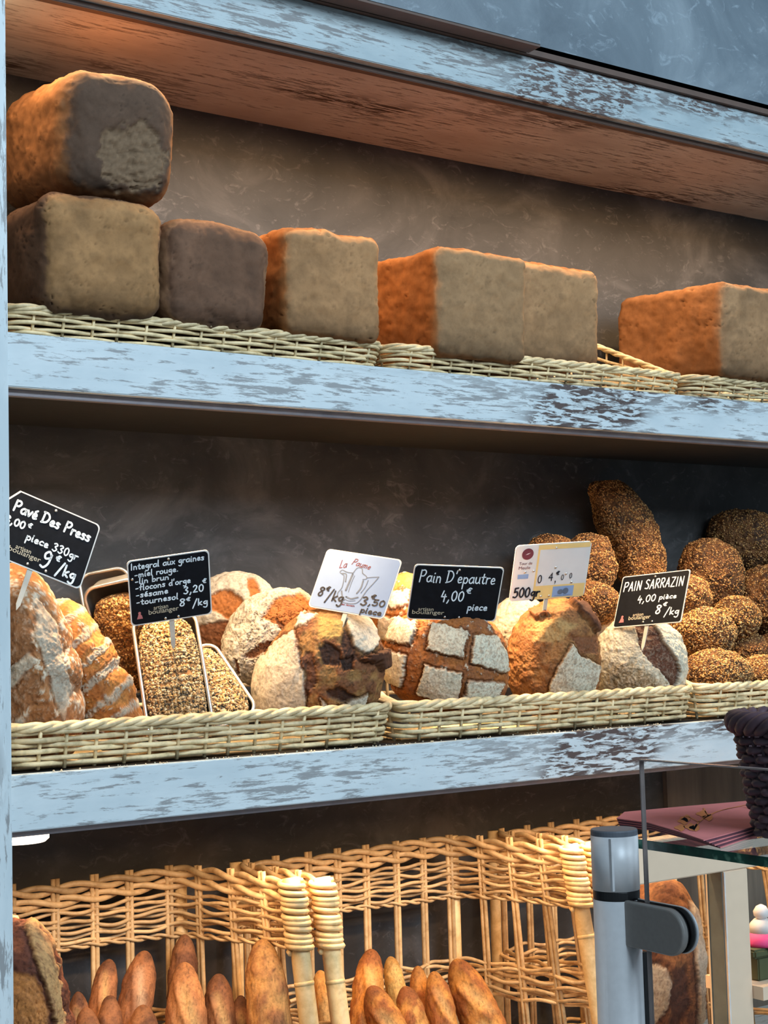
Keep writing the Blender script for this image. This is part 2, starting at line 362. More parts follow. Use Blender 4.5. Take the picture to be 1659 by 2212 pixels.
def blob(name, label, cat, outline, Y, ry, base=BR, base2=MB, flour=.0, patches=(), n=44, seed=1, lump=.03, lumps=14, seeds=0, seedsize=.0022,
         seedcols=None, group=None, c=None, pw=1.0, stripes=None, crack=0.0, matn='bread', ridge=()):
    """a loaf: body whose silhouette follows the crust outline seen, ry = half its depth in metres"""
    o_ = np.array(outline, float)
    if c is None: c = ((o_[:, 0].min() + o_[:, 0].max()) / 2, (o_[:, 1].min() + o_[:, 1].max()) / 2)
    p = P(c[0], c[1], Y); s = zc(p) / F
    dx, dz = o_[:, 0] - c[0], -(o_[:, 1] - c[1]); th = np.arctan2(dz, dx); rr = np.hypot(dx, dz); k = np.argsort(th); th, rr = th[k], rr[k]
    tt = np.linspace(-math.pi, math.pi, 361); R = np.interp(tt, np.concatenate([th - 2 * math.pi, th, th + 2 * math.pi]), np.tile(rr, 3))
    ker = np.hanning(17); ker /= ker.sum(); R = np.convolve(np.concatenate([R[-17:-1], R, R[1:17]]), ker, 'same')[16:-16]
    V0, Q = cubesphere(n); d = V0 / np.linalg.norm(V0, axis=1)[:, None]
    sx_ = d[:, [0, 2]] / (1 - d[:, 1] + 1e-4)[:, None] * .58; s2 = (sx_ ** 2).sum(1); d = np.stack([2 * sx_[:, 0] / (1 + s2), (s2 - 1) / (1 + s2), 2 * sx_[:, 1] / (1 + s2)], 1)
    m = np.hypot(d[:, 0], d[:, 2]); a = np.arctan2(d[:, 2], d[:, 0]); Rr = np.interp(a, tt, R) * s * m ** pw
    V = np.stack([Rr * np.cos(a), ry * d[:, 1], Rr * np.sin(a)], 1)
    size = R.mean() * s
    nz = fbm(d, 2.2, 3, seed) - .5
    V = V * (1 + lump * 2.2 * nz)[:, None]
    u = c[0] + V[:, 0] / s; v = c[1] - V[:, 2] / s; sc = 1 / .01
    q = V * sc
    f1 = fbm(q, .55, 4, seed + 1); f2 = fbm(q, 1.6, 4, seed + 2); f3 = fbm(q, 5, 3, seed + 3)
    col = base[None] * (1 - sst(f1, .38, .62))[:, None] + np.asarray(base2)[None] * sst(f1, .38, .62)[:, None]
    disp = (f1 - .5) * .006 + (f2 - .5) * .0045 + (f3 - .5) * .0016
    col = col * (1 - .45 * sst(f3 * .5 + f2 * .5, .55, .66))[:, None]
    if crack > 0:
        r_ = np.abs(fbm(q, 1.1, 3, seed + 5) - .5); cm = 1 - sst(r_, .0, .022); disp -= cm * .0035 * crack; col = col * (1 - .6 * cm[:, None] * min(crack, 1))
    if flour > 0:
        fm = sst(f2 * .5 + f3 * .25 + f1 * .25, .62 - flour * .35, .68 - flour * .30); col = col * (1 - fm[:, None] * .9) + FL[None] * fm[:, None] * .9
    if stripes:
        ang, per, duty, cc = stripes; ca, sa = math.cos(ang), math.sin(ang)
        across = (u * -sa + v * ca); along = (u * ca + v * sa) - c[0] * ca - c[1] * sa
        ph = (across + .0012 * along ** 2 + (f1 - .5) * 30) / per; w_ = np.abs((ph % 1) - .5) * 2
        sm = sst(w_, 1 - duty, 1 - duty + .16) * sst(f3, .25, .5); col = col * (1 - sm[:, None]) + np.array(cc)[None] * sm[:, None]
        disp += sm * .0015 - (1 - sst(np.abs(w_ - (1 - duty)), 0, .12)) * .0012
    uw = u + (f1 - .5) * 14 + (f3 - .5) * 6; vw = v + (f2 - .5) * 12 + (f3 - .5) * 5
    for (poly, pc, h, edge, spk) in patches:
        sd = poly_sd(uw, vw, poly); mk = sst(sd, -edge * .6, edge * .6) * sst(-d[:, 1], -.35, .0)
        if spk > 0: mc = mk * (1 - spk * sst(f3 * .6 + f2 * .4, .46, .62))
        else: mc = mk
        col = col * (1 - mc[:, None]) + np.array(pc)[None] * mc[:, None]
        gr = (1 - sst(np.abs(sd + 3), 0, 4)) * (-d[:, 1] > 0); disp = disp * (1 - .55 * mk * (h > .0015)); disp += mk * h * 1.25 - (h > 0) * gr * .0022; col = col * (1 - .45 * gr * (h > .0015))[:, None]
    for (x_, y_, r_, h_) in ridge:
        disp += h_ * np.exp(-((u - x_) ** 2 + (v - y_) ** 2) / r_ ** 2) * (-d[:, 1] > -.3)
    N = vnormals(V, Q); V = V + N * disp[:, None]
    o = obj(name, mesh_np(name, V, Q, np.clip(col, .004, .9)), MAT[matn])
    o.matrix_world = frame_mat(RIGHT, UP, FWD, p)
    tag(o, label, cat, group)
    if seeds: seeds_on('seeds', o, V, Q, vnormals(V, Q), lambda ce: ce[:, 1] < .3 * ry, seeds, seedsize, seedcols or SEEDD, seed)
    ALLB.append(o); return o
def ell(cx, cy, rx, rz, rot=0, k=20, sq=2.0):
    r = []
    for i in range(k):
        a = 2 * math.pi * i / k; ca, sa = math.cos(a), math.sin(a)
        x = rx * abs(ca) ** (2 / sq) * (1 if ca >= 0 else -1); y = rz * abs(sa) ** (2 / sq) * (1 if sa >= 0 else -1)
        r.append((cx + x * math.cos(rot) - y * math.sin(rot), cy + x * math.sin(rot) + y * math.cos(rot)))
    return r

# ------------------------------------------------------------------ structure
ZA, ZB, ZC = 2.363, 1.828, 1.270; FH = .070; WALL = .325; XL = .717; XR = 2.75
def struct(name, vf, m, parent=None):
    v, f = vf; o = obj(name, mesh_np(name, v, f, smooth=False), m, parent)
    if parent is None: o['kind'] = 'structure'
    return o
struct('floor', box(-2.5, 4.5, -4, 1.2, -.05, 0), plain('grey_tiles', (.25, .23, .21), .5))
struct('wall_back', box(-2.0, 4.0, WALL, WALL + .05, 0, 3.2), MAT['slate'])
struct('wall_panel', box(P(1441, 1700, WALL - .012)[0], XR, WALL - .012, WALL - .0005, .3, ZC - .002), MAT['planks'])
# left upright of the shelving
up = empty('shelf_upright', (XL - .03, 0, 0), 'whitewashed vertical upright closing the shelves at the left', 'upright')
v, f = box(XL - .075, XL, -.006, WALL - .001, 0.0, 2.6, .0015); obj('board', mesh_np('board', local(v, up.location), f, smooth=False), MAT['post_paint'], up)
def shelf(zb, label, lipmat, fm, um, name='display_shelf'):
    t = empty(name, (XL, 0, zb), label, 'shelf', 'whitewashed display shelves')
    def a(n, vf, m): 
        v, f = vf; return obj(n, mesh_np(n, local(v, t.location), f, smooth=False), m, t)
    a('fascia', box(XL + .0005, XR, 0, .018, zb, zb + FH, .0012), fm)
    a('board', box(XL + .0005, XR, .0185, WALL - .001, zb + .0005, zb + FH - .001), um)
    l = a('light_profile', box(XL + .001, XR, .016, .030, zb - .0085, zb + .0002, .001), lipmat); l['label'] = 'slim grey lighting profile under the fascia'
    return t
shelf(ZA, 'top shelf with worn, shade-darkened whitewashed fascia and brown wood grain underside', MAT['brown_edge'], MAT['fascia_top'], MAT['under'])
shelf(ZB, 'middle shelf with whitewashed fascia carrying the big square tin loaves', MAT['lip'], MAT['fascia'], MAT['slate_unlit'])
shelf(ZC, 'lower shelf with whitewashed fascia carrying the round loaves and price signs', MAT['lip'], MAT['fascia'], MAT['slate_unlit'])
v, f = box(XL - .05, XR, -.10, WALL - .001, .70, .74); t = empty('base_shelf', (XL, 0, .70), 'base board under the tall baguette baskets', 'shelf'); obj('board', mesh_np('board', local(v, t.location), f, smooth=False), MAT['fascia'], t)
# sliding slate doors above the top shelf
xj = P(1168, 100, -.042)[0]; xk = P(1145, 119, -.008)[0]
cab = empty('wall_cabinet', (1.5, 0, ZA + FH), 'slate-fronted cabinet tinted blue-grey for daylight with two overlapping sliding doors above the top shelf', 'cabinet')
def cpart(n, vf, m, par): v, f = vf; return obj(n, mesh_np(n, local(v, cab.location), f, smooth=False), m, par)
zd = P(1400, 175, -.008)[2]
for (x0, x1, y0, y1, z0) in ((.3, xj, -.042, -.012, P(1168, 101, -.042)[2]), (xk, 2.9, -.008, .016, zd)):
    dr = cpart('door', box(x0, x1, y0, y1, z0 + .004, 3.2), MAT['slate_daylit'], cab)
    e = cpart('edge_band', box(x0, x1, y0 + .0012, y1, z0, z0 + .0038), MAT['brown_edge'], dr); e['label'] = 'brown edge band along the bottom'
cpart('rail', box(.3, XR, -.008, WALL - .001, ZA + FH + .0005, ZA + FH + .018), MAT['brown_edge'], cab)

def lathe(prof, k=40):
    V = []; Fs = []
    for (r, z) in prof: V += [(r * math.cos(2 * math.pi * i / k), r * math.sin(2 * math.pi * i / k), z) for i in range(k)]
    for a in range(len(prof) - 1):
        for i in range(k): Fs.append((a * k + i, a * k + (i + 1) % k, (a + 1) * k + (i + 1) % k, (a + 1) * k + i))
    Fs.append(tuple(range(k))[::-1]); Fs.append(tuple(range((len(prof) - 1) * k, len(prof) * k)))
    return np.array(V), Fs
# puck light below the lower shelf
pk = empty('puck_light', (.757, .075, ZC - .004), 'glowing round puck light under the lower shelf at the left post', 'lamp')
v, f = lathe([(.040, .0045), (.040, -.003)]); obj('housing', mesh_np('housing', v, f, smooth=False), MAT['alu'], pk)
v, f = lathe([(.0385, -.003), (.0385, -.014), (.034, -.018)]); obj('diffuser', mesh_np('diffuser', v, f, smooth=False), MAT['lamp'], pk)
spot('puck_glow', (.757, .075, ZC - .025), (.757, .09, .9), .7, 120, .9)

# ------------------------------------------------------------------ baskets
def rpath(x0, x1, y0, y1, r, step):
    pts = []
    for cx, cy, a0 in ((x1 - r, y0 + r, -90), (x1 - r, y1 - r, 0), (x0 + r, y1 - r, 90), (x0 + r, y0 + r, 180)):
        for i in range(6):
            a = math.radians(a0 + 90 * i / 5); pts.append((cx + r * math.cos(a), cy + r * math.sin(a)))
    p = np.array(pts + [pts[0]]); L = np.concatenate([[0], np.cumsum(np.linalg.norm(np.diff(p, axis=0), axis=1))])
    n = int(round(L[-1] / step)); s = np.linspace(0, L[-1], n, endpoint=False)
    q = np.stack([np.interp(s, L, p[:, 0]), np.interp(s, L, p[:, 1])], 1)
    t = np.roll(q, -1, 0) - np.roll(q, 1, 0); t /= np.linalg.norm(t, axis=1)[:, None]
    return q, np.stack([t[:, 1], -t[:, 0]], 1), s, L[-1]
def tray_basket(x0, x1, zf, label, h0, hl, hr, rows, rad, y0=.022, y1=.298, lean=.012):
    t = empty('bread_basket', ((x0 + x1) / 2, (y0 + y1) / 2, zf), label, 'basket', 'shallow willow baskets on the shelves')
    org = np.array(t.location)
    q, nr, s, L = rpath(x0 + .012, x1 - .012, y0 + .012, y1, .022, .006)
    def hgt(x, y):
        k = np.clip((y - y0 - .02) / (y1 - y0 - .02), 0, 1); side = hl + (hr - hl) * np.clip((x - x0) / (x1 - x0), 0, 1)
        return h0 + (side - h0) * k
    ns = int(L / .040) // 2 * 2 + 1; sp = L / ns
    hh = hgt(q[:, 0], q[:, 1])
    for k in range(rows):
        fr = (k + .6) / (rows + .3); z = zf + .004 + hh * fr * .86 + rng.normal(0, .0004, len(s)).cumsum() * .02
        z = z + .0009 * np.sin(s / L * 2 * math.pi * 5 + k * 2.1) 
        off = rad * 1.05 * np.cos(math.pi * s / sp + math.pi * k) + lean * fr
        V = np.stack([q[:, 0] + nr[:, 0] * off, q[:, 1] + nr[:, 1] * off, z], 1)
        v, f = tube(V, rad * (1 + .12 * math.sin(k * 3.3)), 6, True); obj('weaver', mesh_np('weaver', local(v, org), f), MAT['wick'], t)
    for k in range(3):
        ph = 2 * math.pi * k / 3; w = 2 * math.pi * s / L * round(L / .075)
        rr = rad * 1.15
        off = lean + rr * np.cos(w + ph) * .9; z = zf + hh * .93 + .002 + rr * np.sin(w + ph) * .8
        V = np.stack([q[:, 0] + nr[:, 0] * off, q[:, 1] + nr[:, 1] * off, z], 1)
        v, f = tube(V, rad * 1.15, 7, True); obj('rim_strand', mesh_np('rim_strand', local(v, org), f), MAT['wick'], t)
    for i in range(ns):
        j = int(i * sp / L * len(s)) % len(s); b = q[j]; h = hh[j]
        a = np.array([b[0], b[1], zf + .002]); e = np.array([b[0] + nr[j, 0] * lean, b[1] + nr[j, 1] * lean, zf + h * .95])
        v, f = tube([a, e], rad * .75, 5, False, (1, .3, 0)); obj('stake', mesh_np('stake', local(v, org), f), MAT['wick'], t)
    # woven floor
    parts = [tube([(x0 + .02, y, zf + .004), (x1 - .02, y, zf + .004)], .003, 4) for y in np.arange(y0 + .03, y1 - .01, .012)]
    v, f = merge([(a, b) for a, b in parts]); fl = obj('floor_weave', mesh_np('floor_weave', local(v, org), f), MAT['wick'], t); fl['kind'] = 'stuff'
    return t
zB, zC = ZB + FH, ZC + FH
tray_basket(.722, 1.325, zB, 'shallow willow basket on the middle shelf holding the four leftmost tin loaves', .040, .05, .06, 5, .0029)
tray_basket(1.331, 1.962, zB, 'shallow willow basket on the middle shelf under the pair of orange-sided tin loaves', .040, .055, .165, 5, .0029)
tray_basket(1.968, 2.60, zB, 'shallow willow basket on the middle shelf cut off at the right of the photo', .040, .05, .10, 5, .0029)
tray_basket(.722, 1.322, zC, 'willow basket on the lower shelf holding batards and seeded pan loaves', .058, .17, .17, 6, .0036)
tray_basket(1.330, 1.955, zC, 'willow basket on the lower shelf holding the cross-scored round loaves', .058, .17, .17, 6, .0036)
tray_basket(1.962, 2.58, zC, 'willow basket on the lower shelf heaped with seed-crusted round breads', .058, .17, .17, 6, .0036)

def tall_basket(xf0, xb0, xb1, xf1, label, zt=1.150, yf=.065, yb=.275, zb=.742, splay=.20):
    t = empty('baguette_basket', ((xb0 + xb1) / 2, yb, zb), label, 'basket', 'tall open-fronted baguette baskets'); org = np.array(t.location)
    G = MAT['wick_gold']
    def add(n, pts, r, k=6, m=None, ref=(0, 0, 1)):
        v, f = tube(pts, r, k, False, ref); return obj(n, mesh_np(n, local(v, org), f), m or G, t)
    cor = np.array([(xf0, yf), (xb0, yb), (xb1, yb), (xf1, yf)]); 
    seg = []
    for i in range(3):
        a, b = cor[i], cor[i + 1]; n = int(np.linalg.norm(b - a) / .005)
        seg.append(a + (b - a) * np.linspace(0, 1, n, endpoint=(i == 2))[:, None])
    q0 = np.concatenate(seg); ker = np.ones(11) / 11
    q = np.stack([np.convolve(np.concatenate([[q0[0, k]] * 5, q0[:, k], [q0[-1, k]] * 5]), ker, 'valid') for k in (0, 1)], 1)
    tn = np.gradient(q, axis=0); tn /= np.linalg.norm(tn, axis=1)[:, None]; nr = np.stack([-tn[:, 1], tn[:, 0]], 1)
    s = np.concatenate([[0], np.cumsum(np.linalg.norm(np.diff(q, axis=0), axis=1))]); L = s[-1]
    ns = int(round(L / .056)); sp = L / ns
    frontness = np.clip((yb - q[:, 1]) / (yb - yf), 0, 1)
    def row(z, rad, ph, amp, name='weaver', wob=.0012, per=None):
        k0 = rng.random() * 9
        zz = z + wob * np.sin(s * 37 + k0) + wob * 1.2 * np.sin(s * 91 + k0 * 2)
        dz = zt - zz
        y_ = q[:, 1] - frontness * splay * dz; off = amp * np.cos(math.pi * (s - sp * .5) / sp + ph)
        add(name, np.stack([q[:, 0] + nr[:, 0] * off, y_ + nr[:, 1] * off, zz], 1), rad)
    # rim: two twisted pairs of thick rods
    for g, zr in enumerate((zt - .004, zt - .021)):
        for k in range(2):
            w = 2 * math.pi * s / (sp * 2) + k * math.pi + g
            off = .0048 * np.cos(w); zz = zr + .0052 * np.sin(w) + .003 * np.sin(s * 14)
            y_ = q[:, 1] - frontness * splay * (zt - zr)
            add('rim_strand', np.stack([q[:, 0] + nr[:, 0] * off, y_ + nr[:, 1] * off, zz], 1), .0046, 7)
    for k in range(8): row(zt - .036 - k * .0068, .0030, math.pi * k, .0048, wob=.0016)
    for k in range(2):
        w = 2 * math.pi * s / (sp * 1.0) + k * math.pi; zz = zt - .093 + .0028 * np.sin(w) + .002 * np.sin(s * 20)
        y_ = q[:, 1] - frontness * splay * .093; off = .004 * np.cos(w)
        add('plait_strand', np.stack([q[:, 0] + nr[:, 0] * off, y_ + nr[:, 1] * off, zz], 1), .0026)
    for k in range(7): row(zt - .200 - k * .0085, .0032, math.pi * k, .0055, wob=.002)
    for k in range(2): row(zt - .345 - k * .0085, .0032, math.pi * k, .0055, wob=.002)
    # paired flat stakes
    for i in range(1, ns):
        j = min(int(i * sp / L * len(s)), len(s) - 1)
        for e in (-1, 1):
            c = q[j] + tn[j] * e * .0034
            pts = [np.array([c[0], c[1] - frontness[j] * splay * (zt - z), z]) for z in (zt + .009, zt - .1, zt - .25, zb + .002)]
            add('stake', pts, .0036, 6, None, (1, .2, 0))
    # back corner posts and front posts with wrapping
    for (x, y) in ((xb0, yb), (xb1, yb)):
        y2 = y + .002; add('back_post', [(x, y2, zt + .006), (x, y2, zb + .002)], .0095, 12, MAT['cane'], (1, .2, 0))
    for (x, y) in ((xf0, yf), (xf1, yf)):
        z = np.linspace(zt + .004, zb + .002, 14); pp = [(x, y - splay * (zt - a), a) for a in z]
        rr = .0138 * np.ones(14); rr[0] = .012; 
        pts = add('front_post', pp, rr, 14, MAT['cane'], (1, .2, 0))
        for zk in (.140, .29):
            zz = zt - zk; tp = [(x, y - splay * (zk - .003), zz + .003), (x, y - splay * zk, zz), (x, y - splay * (zk + .003), zz - .003)]; add('cane_node', tp, [.0139, .0146, .0139], 14, MAT['cane'], (1, .2, 0))
        a = np.linspace(0, 2 * math.pi * 11.5, 300); z = zt - .002 - a / a[-1] * .095 + .0014 * np.sin(a * .31)
        rr = .0166 + .0009 * np.sin(a * .77)
        pts = np.stack([x + rr * np.cos(a), y - splay * (zt - z) + rr * np.sin(a), z], 1)
        add('wrap_strand', pts, .0044, 6, MAT['cane'])
    v, f = box(xb0 + .005, xb1 - .005, yf - .05, yb - .008, zb + .001, zb + .012); obj('base', mesh_np('base', local(v, org), f, smooth=False), G, t)
    return t
tall_basket(.732, .738, 1.092, 1.160, 'tall golden wicker basket at the lower left holding dark baguettes', 1.155)
tall_basket(1.212, 1.188, 1.612, 1.692, 'tall golden wicker basket in the lower middle holding orange baguettes', 1.150)
tall_basket(1.738, 1.700, 2.130, 2.215, 'tall golden wicker basket behind the metal post at the lower right', 1.150)

# ------------------------------------------------------------------ tin loaves
def tin_loaf(label, xl, xr, yb_, yt, Yf, L, end, side, n=52, seed=1, r=.020, tilt=0.0, dome=.0, mott=.5, gouge=None, z0=None, yaw=0.0):
    a = P(xl, yb_, Yf); b = P(xr, yb_ + (xr - xl) * .09, Yf); top = P(xl, yt, Yf)
    w = b[0] - a[0]; h = top[2] - a[2]
    V0, Q = cubesphere(n); g = np.arctan(V0) / (math.pi / 4); hx, hy, hz = w / 2, L / 2, h / 2
    q = g * np.array([hx, hy, hz]); lim = np.array([hx - r, hy - r, hz - r]); inner = np.clip(q, -lim, lim); d = q - inner
    # project the border shell on a rounded box
    on = np.abs(g) > .9999; dd = q - inner; nn = np.linalg.norm(dd, axis=1)[:, None] + 1e-9; V = inner + dd / nn * r
    sx = V[:, 0] / hx; sy = V[:, 1] / hy; sz = V[:, 2] / hz
    V[:, 2] += np.where(sz > 0, dome * (1 - sx ** 2) * sz, 0)
    V[:, 0] *= 1 + .02 * sz; V[:, 1] *= 1 - .01 * (1 - sz ** 2) 
    N = vnormals(V, Q)
    c = V * 100
    f1 = fbm(c, .22, 4, seed); f2 = fbm(c, .8, 4, seed + 2); f3 = fbm(c, 2.6, 3, seed + 4)
    disp = (f1 - .5) * .013 + (f2 - .5) * .0028 + (f3 - .5) * .0008
    fe = sst(-N[:, 1] + (f2 - .5) * .5, .45, .80)
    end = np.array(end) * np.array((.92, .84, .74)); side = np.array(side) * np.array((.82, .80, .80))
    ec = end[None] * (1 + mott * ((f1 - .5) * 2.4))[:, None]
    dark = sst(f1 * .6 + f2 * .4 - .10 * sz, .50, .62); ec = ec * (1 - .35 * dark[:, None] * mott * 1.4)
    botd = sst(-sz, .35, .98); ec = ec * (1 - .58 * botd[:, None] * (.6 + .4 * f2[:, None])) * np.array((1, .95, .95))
    scl = (1 - .35 * sst(-sz, .2, .95))[:, None] * side[None] * (1 + .55 * (f2 - .5) + .5 * (f1 - .5))[:, None]  # light falloff put into the side colour, darker towards the bottom
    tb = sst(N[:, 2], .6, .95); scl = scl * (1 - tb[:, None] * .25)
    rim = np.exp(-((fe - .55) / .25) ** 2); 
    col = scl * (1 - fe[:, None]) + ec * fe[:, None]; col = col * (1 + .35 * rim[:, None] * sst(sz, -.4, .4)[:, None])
    pit = sst(f3, .70, .78) * sst(f1, .45, .6); disp -= pit * .0035; col *= (1 - .35 * pit[:, None])
    # creases
    cr = 1 - sst(np.abs(fbm(c, .45, 3, seed + 9) - .5), 0, .012); cr *= sst(f1, .50, .60); disp -= cr * .002; col *= (1 - .25 * cr[:, None])
    if gouge:
        gx, gz, gr = gouge; dist = np.hypot(sx - gx, (sz - gz)); gm = sst(gr + (f2 - .5) * .5 - dist, 0, .08) * (N[:, 1] < -.3)
        disp += gm * (-.004 + (f3 - .5) * .008 + (fbm(c, 1.6, 3, seed + 11) - .5) * .008); col = col * (1 - gm[:, None]) + (np.array((.19, .12, .07))[None] * (.55 + .9 * f3[:, None])) * gm[:, None]
    V = V + N * disp[:, None]
    V[:, 1] += hy; V[:, 2] += hz; V[:, 0] += hx
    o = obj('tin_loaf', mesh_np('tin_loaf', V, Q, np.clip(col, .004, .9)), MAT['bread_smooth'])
    o.location = a; o.rotation_euler = (math.radians(tilt), 0, math.radians(yaw)); tag(o, label, 'bread', 'square tin loaves on the middle shelf')
    ALLB.append(o); return o
SD = (.42, .165, .05); SDk = (.20, .085, .035); GRY = (.145, .115, .085); TAN = (.30, .215, .125)
tin_loaf('large dark gouged loaf lying on top of another tin loaf at the upper left', 133, 388, 408, 152, .015, .25, (.120, .080, .058), (.34, .15, .055), 60, 11, .040, 7, .012, .35, gouge=(.20, -.30, .62))
tin_loaf('tan tin loaf underneath the gouged dark loaf at the upper left', 98, 357, 668, 408, -.002, .26, (.37, .225, .105), (.17, .09, .05), 56, 12, .026, 2, .004, .5)  # shadow of the upright put into the dark side colour
tin_loaf('dark grey-brown tin loaf second from the left in the bottom row', 360, 592, 697, 468, .004, .25, (.175, .103, .068), (.34, .18, .09), 54, 13, .030, 1, .010, .5)
tin_loaf('tan tin loaf third from the left with a narrow orange side showing', 618, 828, 720, 487, .004, .25, (.43, .265, .135), SD, 54, 14, .018, 2, .002, .45)
tin_loaf('tin loaf with folded crease in its bright orange side and tan end crust', 944, 1142, 765, 530, .004, .25, (.37, .245, .135), SD, 54, 15, .016, 3, .002, .4)
tin_loaf('tan tin loaf tucked behind the right edge of the creased orange-sided loaf', 1106, 1300, 778, 560, .035, .24, (.40, .255, .135), SD, 50, 16, .020, 3, .002, .5)
tin_loaf('tin loaf cut off at the right of the photo with a long bright orange side', 1558, 1752, 812, 612, .004, .27, (.36, .235, .13), (.40, .18, .07), 54, 17, .018, 5, .002, .6)

# ------------------------------------------------------------------ lower shelf breads
blob('batard', 'big flour-dusted batard leaning against the left post', 'bread',
     [(10, 1215), (60, 1222), (98, 1262), (130, 1330), (152, 1400), (170, 1490), (180, 1570), (160, 1630), (40, 1650), (6, 1610), (2, 1450), (2, 1320), (4, 1235)], .085, .055, np.array((.30, .125, .05)), np.array((.42, .19, .075)), .30,
     [([(15, 1290), (60, 1285), (92, 1350), (88, 1400), (50, 1430), (10, 1440)], (.27, .12, .05), -.002, 5, .25), ([(28, 1500), (75, 1440), (112, 1450), (106, 1500), (60, 1540), (22, 1570)], (.27, .115, .045), -.002, 5, .25),
      ([(60, 1575), (100, 1500), (132, 1520), (128, 1590), (80, 1600)], (.30, .12, .04), -.001, 5, .2), ([(92, 1290), (130, 1340), (165, 1480), (150, 1560), (120, 1440), (95, 1360)], FL * .62, .001, 7, .45), ([(10, 1460), (80, 1400), (100, 1420), (40, 1480), (10, 1500)], FL * .6, .001, 5, .4)], n=60, seed=21, lump=.02)
blob('batard', 'slimmer striped batard leaning beside the big flour-dusted one', 'bread',
     [(108, 1300), (140, 1289), (176, 1310), (212, 1368), (250, 1440), (292, 1518), (322, 1590), (250, 1630), (190, 1600), (165, 1520), (140, 1440), (115, 1370)], .10, .045, OR * .85, BR, .05, (), n=56, seed=22, lump=.015, c=(205, 1450),
     stripes=(math.radians(-38), 46, .42, FL * .62))
B = lambda *a: a
blob('country_loaf', 'cream-floured round loaf with brown split at the back behind the tall white-floured ones', 'bread', ell(510, 1340, 105, 106), .245, .036, FL * .85, FL * .7, .4,
     [([(445, 1290), (490, 1268), (525, 1285), (545, 1320), (500, 1335), (460, 1315)], BR, -.004, 4, 0), ([(535, 1245), (555, 1245), (570, 1290), (545, 1305)], BR, -.003, 4, 0), ([(420, 1350), (520, 1330), (520, 1420), (420, 1440)], MB, -.003, 6, 0)], n=44, seed=23, crack=.5)
blob('country_loaf', 'round cracked floury loaf behind the sketch sign between pans and scorched loaf', 'bread',
     [(600, 1271), (650, 1274), (692, 1308), (708, 1380), (695, 1440), (620, 1478), (540, 1480), (495, 1458), (478, 1420), (484, 1368), (510, 1318), (550, 1285)], .170, .048, FL * .80, FL * .6, .4,
     [([(565, 1330), (600, 1288), (650, 1276), (700, 1320), (690, 1370), (640, 1370), (610, 1345)], BR, -.003, 5, 0), ([(528, 1412), (560, 1388), (592, 1378), (584, 1402), (545, 1418)], MB, -.004, 3, 0), ([(508, 1420), (516, 1420), (520, 1460), (510, 1456)], MB, -.003, 2, 0),
      ([(600, 1330), (620, 1345), (616, 1362), (604, 1350)], MB, -.003, 3, 0)], n=84, seed=24, crack=.9)
blob('country_loaf', 'large scorched round loaf with dark blisters under the white sketch sign', 'bread',
     [(650, 1322), (700, 1318), (770, 1318), (806, 1345), (822, 1390), (830, 1440), (824, 1485), (800, 1535), (750, 1572), (640, 1580), (570, 1562), (548, 1505), (552, 1450), (582, 1400), (612, 1358)], .085, .062, np.array((.30, .15, .05)), MB, .0,
     [([(545, 1440), (600, 1385), (640, 1355), (655, 1430), (664, 1480), (662, 1560), (560, 1570), (540, 1500)], FL * .85, .002, 4, .35), ([(742, 1318), (802, 1332), (820, 1380), (792, 1408), (765, 1390), (752, 1350)], FL, .002, 4, .2),
      ([(634, 1350), (650, 1325), (684, 1322), (666, 1346)], FL, .001, 3, 0), ([(696, 1500), (715, 1525), (795, 1495), (775, 1560), (705, 1560)], FL * .85, .002, 4, .3),
      ([(688, 1392), (715, 1380), (742, 1400), (738, 1432), (700, 1428)], DK, -.004, 5, 0), ([(738, 1415), (770, 1410), (765, 1440), (745, 1442)], DK * .5, -.004, 4, 0), ([(708, 1482), (740, 1474), (774, 1500), (745, 1512), (715, 1497)], DK, -.004, 6, 0),
      ([(742, 1345), (760, 1370), (778, 1420), (755, 1425), (738, 1380)], DK * 1.2, -.003, 6, 0), ([(660, 1400), (680, 1400), (690, 1460), (665, 1500)], DK * 2, -.002, 6, 0),
      ([(782, 1418), (805, 1404), (836, 1410), (836, 1440), (822, 1444), (815, 1425)], DK * 1.4, .009, 4, 0), ([(690, 1330), (740, 1335), (735, 1370), (690, 1375)], np.array((.42, .27, .08)), .0, 8, .2)], n=84, seed=25, lump=.03, ridge=((690, 1405, 16, .005), (800, 1400, 18, .006), (730, 1455, 18, .005), (690, 1450, 14, .004)))
cf = np.array((.64, .58, .44))
blob('country_loaf', 'brown round loaf scored with crosses and floured squares under the black spelt sign', 'bread',
     [(900, 1318), (965, 1308), (1040, 1326), (1085, 1375), (1100, 1440), (1088, 1500), (1045, 1540), (980, 1552), (900, 1530), (850, 1490), (828, 1440), (830, 1385), (852, 1345)], .088, .062, BR * .95, np.array((.28, .10, .035)), .03,
     [([(934, 1340), (1009, 1360), (994, 1415), (916, 1396)], cf, .004, 3, .45), ([(1022, 1366), (1071, 1372), (1092, 1410), (1092, 1450), (1062, 1440), (1012, 1423)], cf, .004, 3, .5), ([(914, 1428), (994, 1448), (982, 1522), (896, 1489)], cf, .004, 3, .35),
      ([(1008, 1462), (1053, 1466), (1086, 1472), (1062, 1520), (1024, 1540), (985, 1524)], cf, .004, 3, .55), ([(828, 1398), (877, 1410), (867, 1478), (830, 1468)], cf, .004, 3, .4), ([(850, 1335), (899, 1340), (888, 1387), (834, 1382)], cf, .004, 3, .4)], n=84, seed=26, lump=.015)
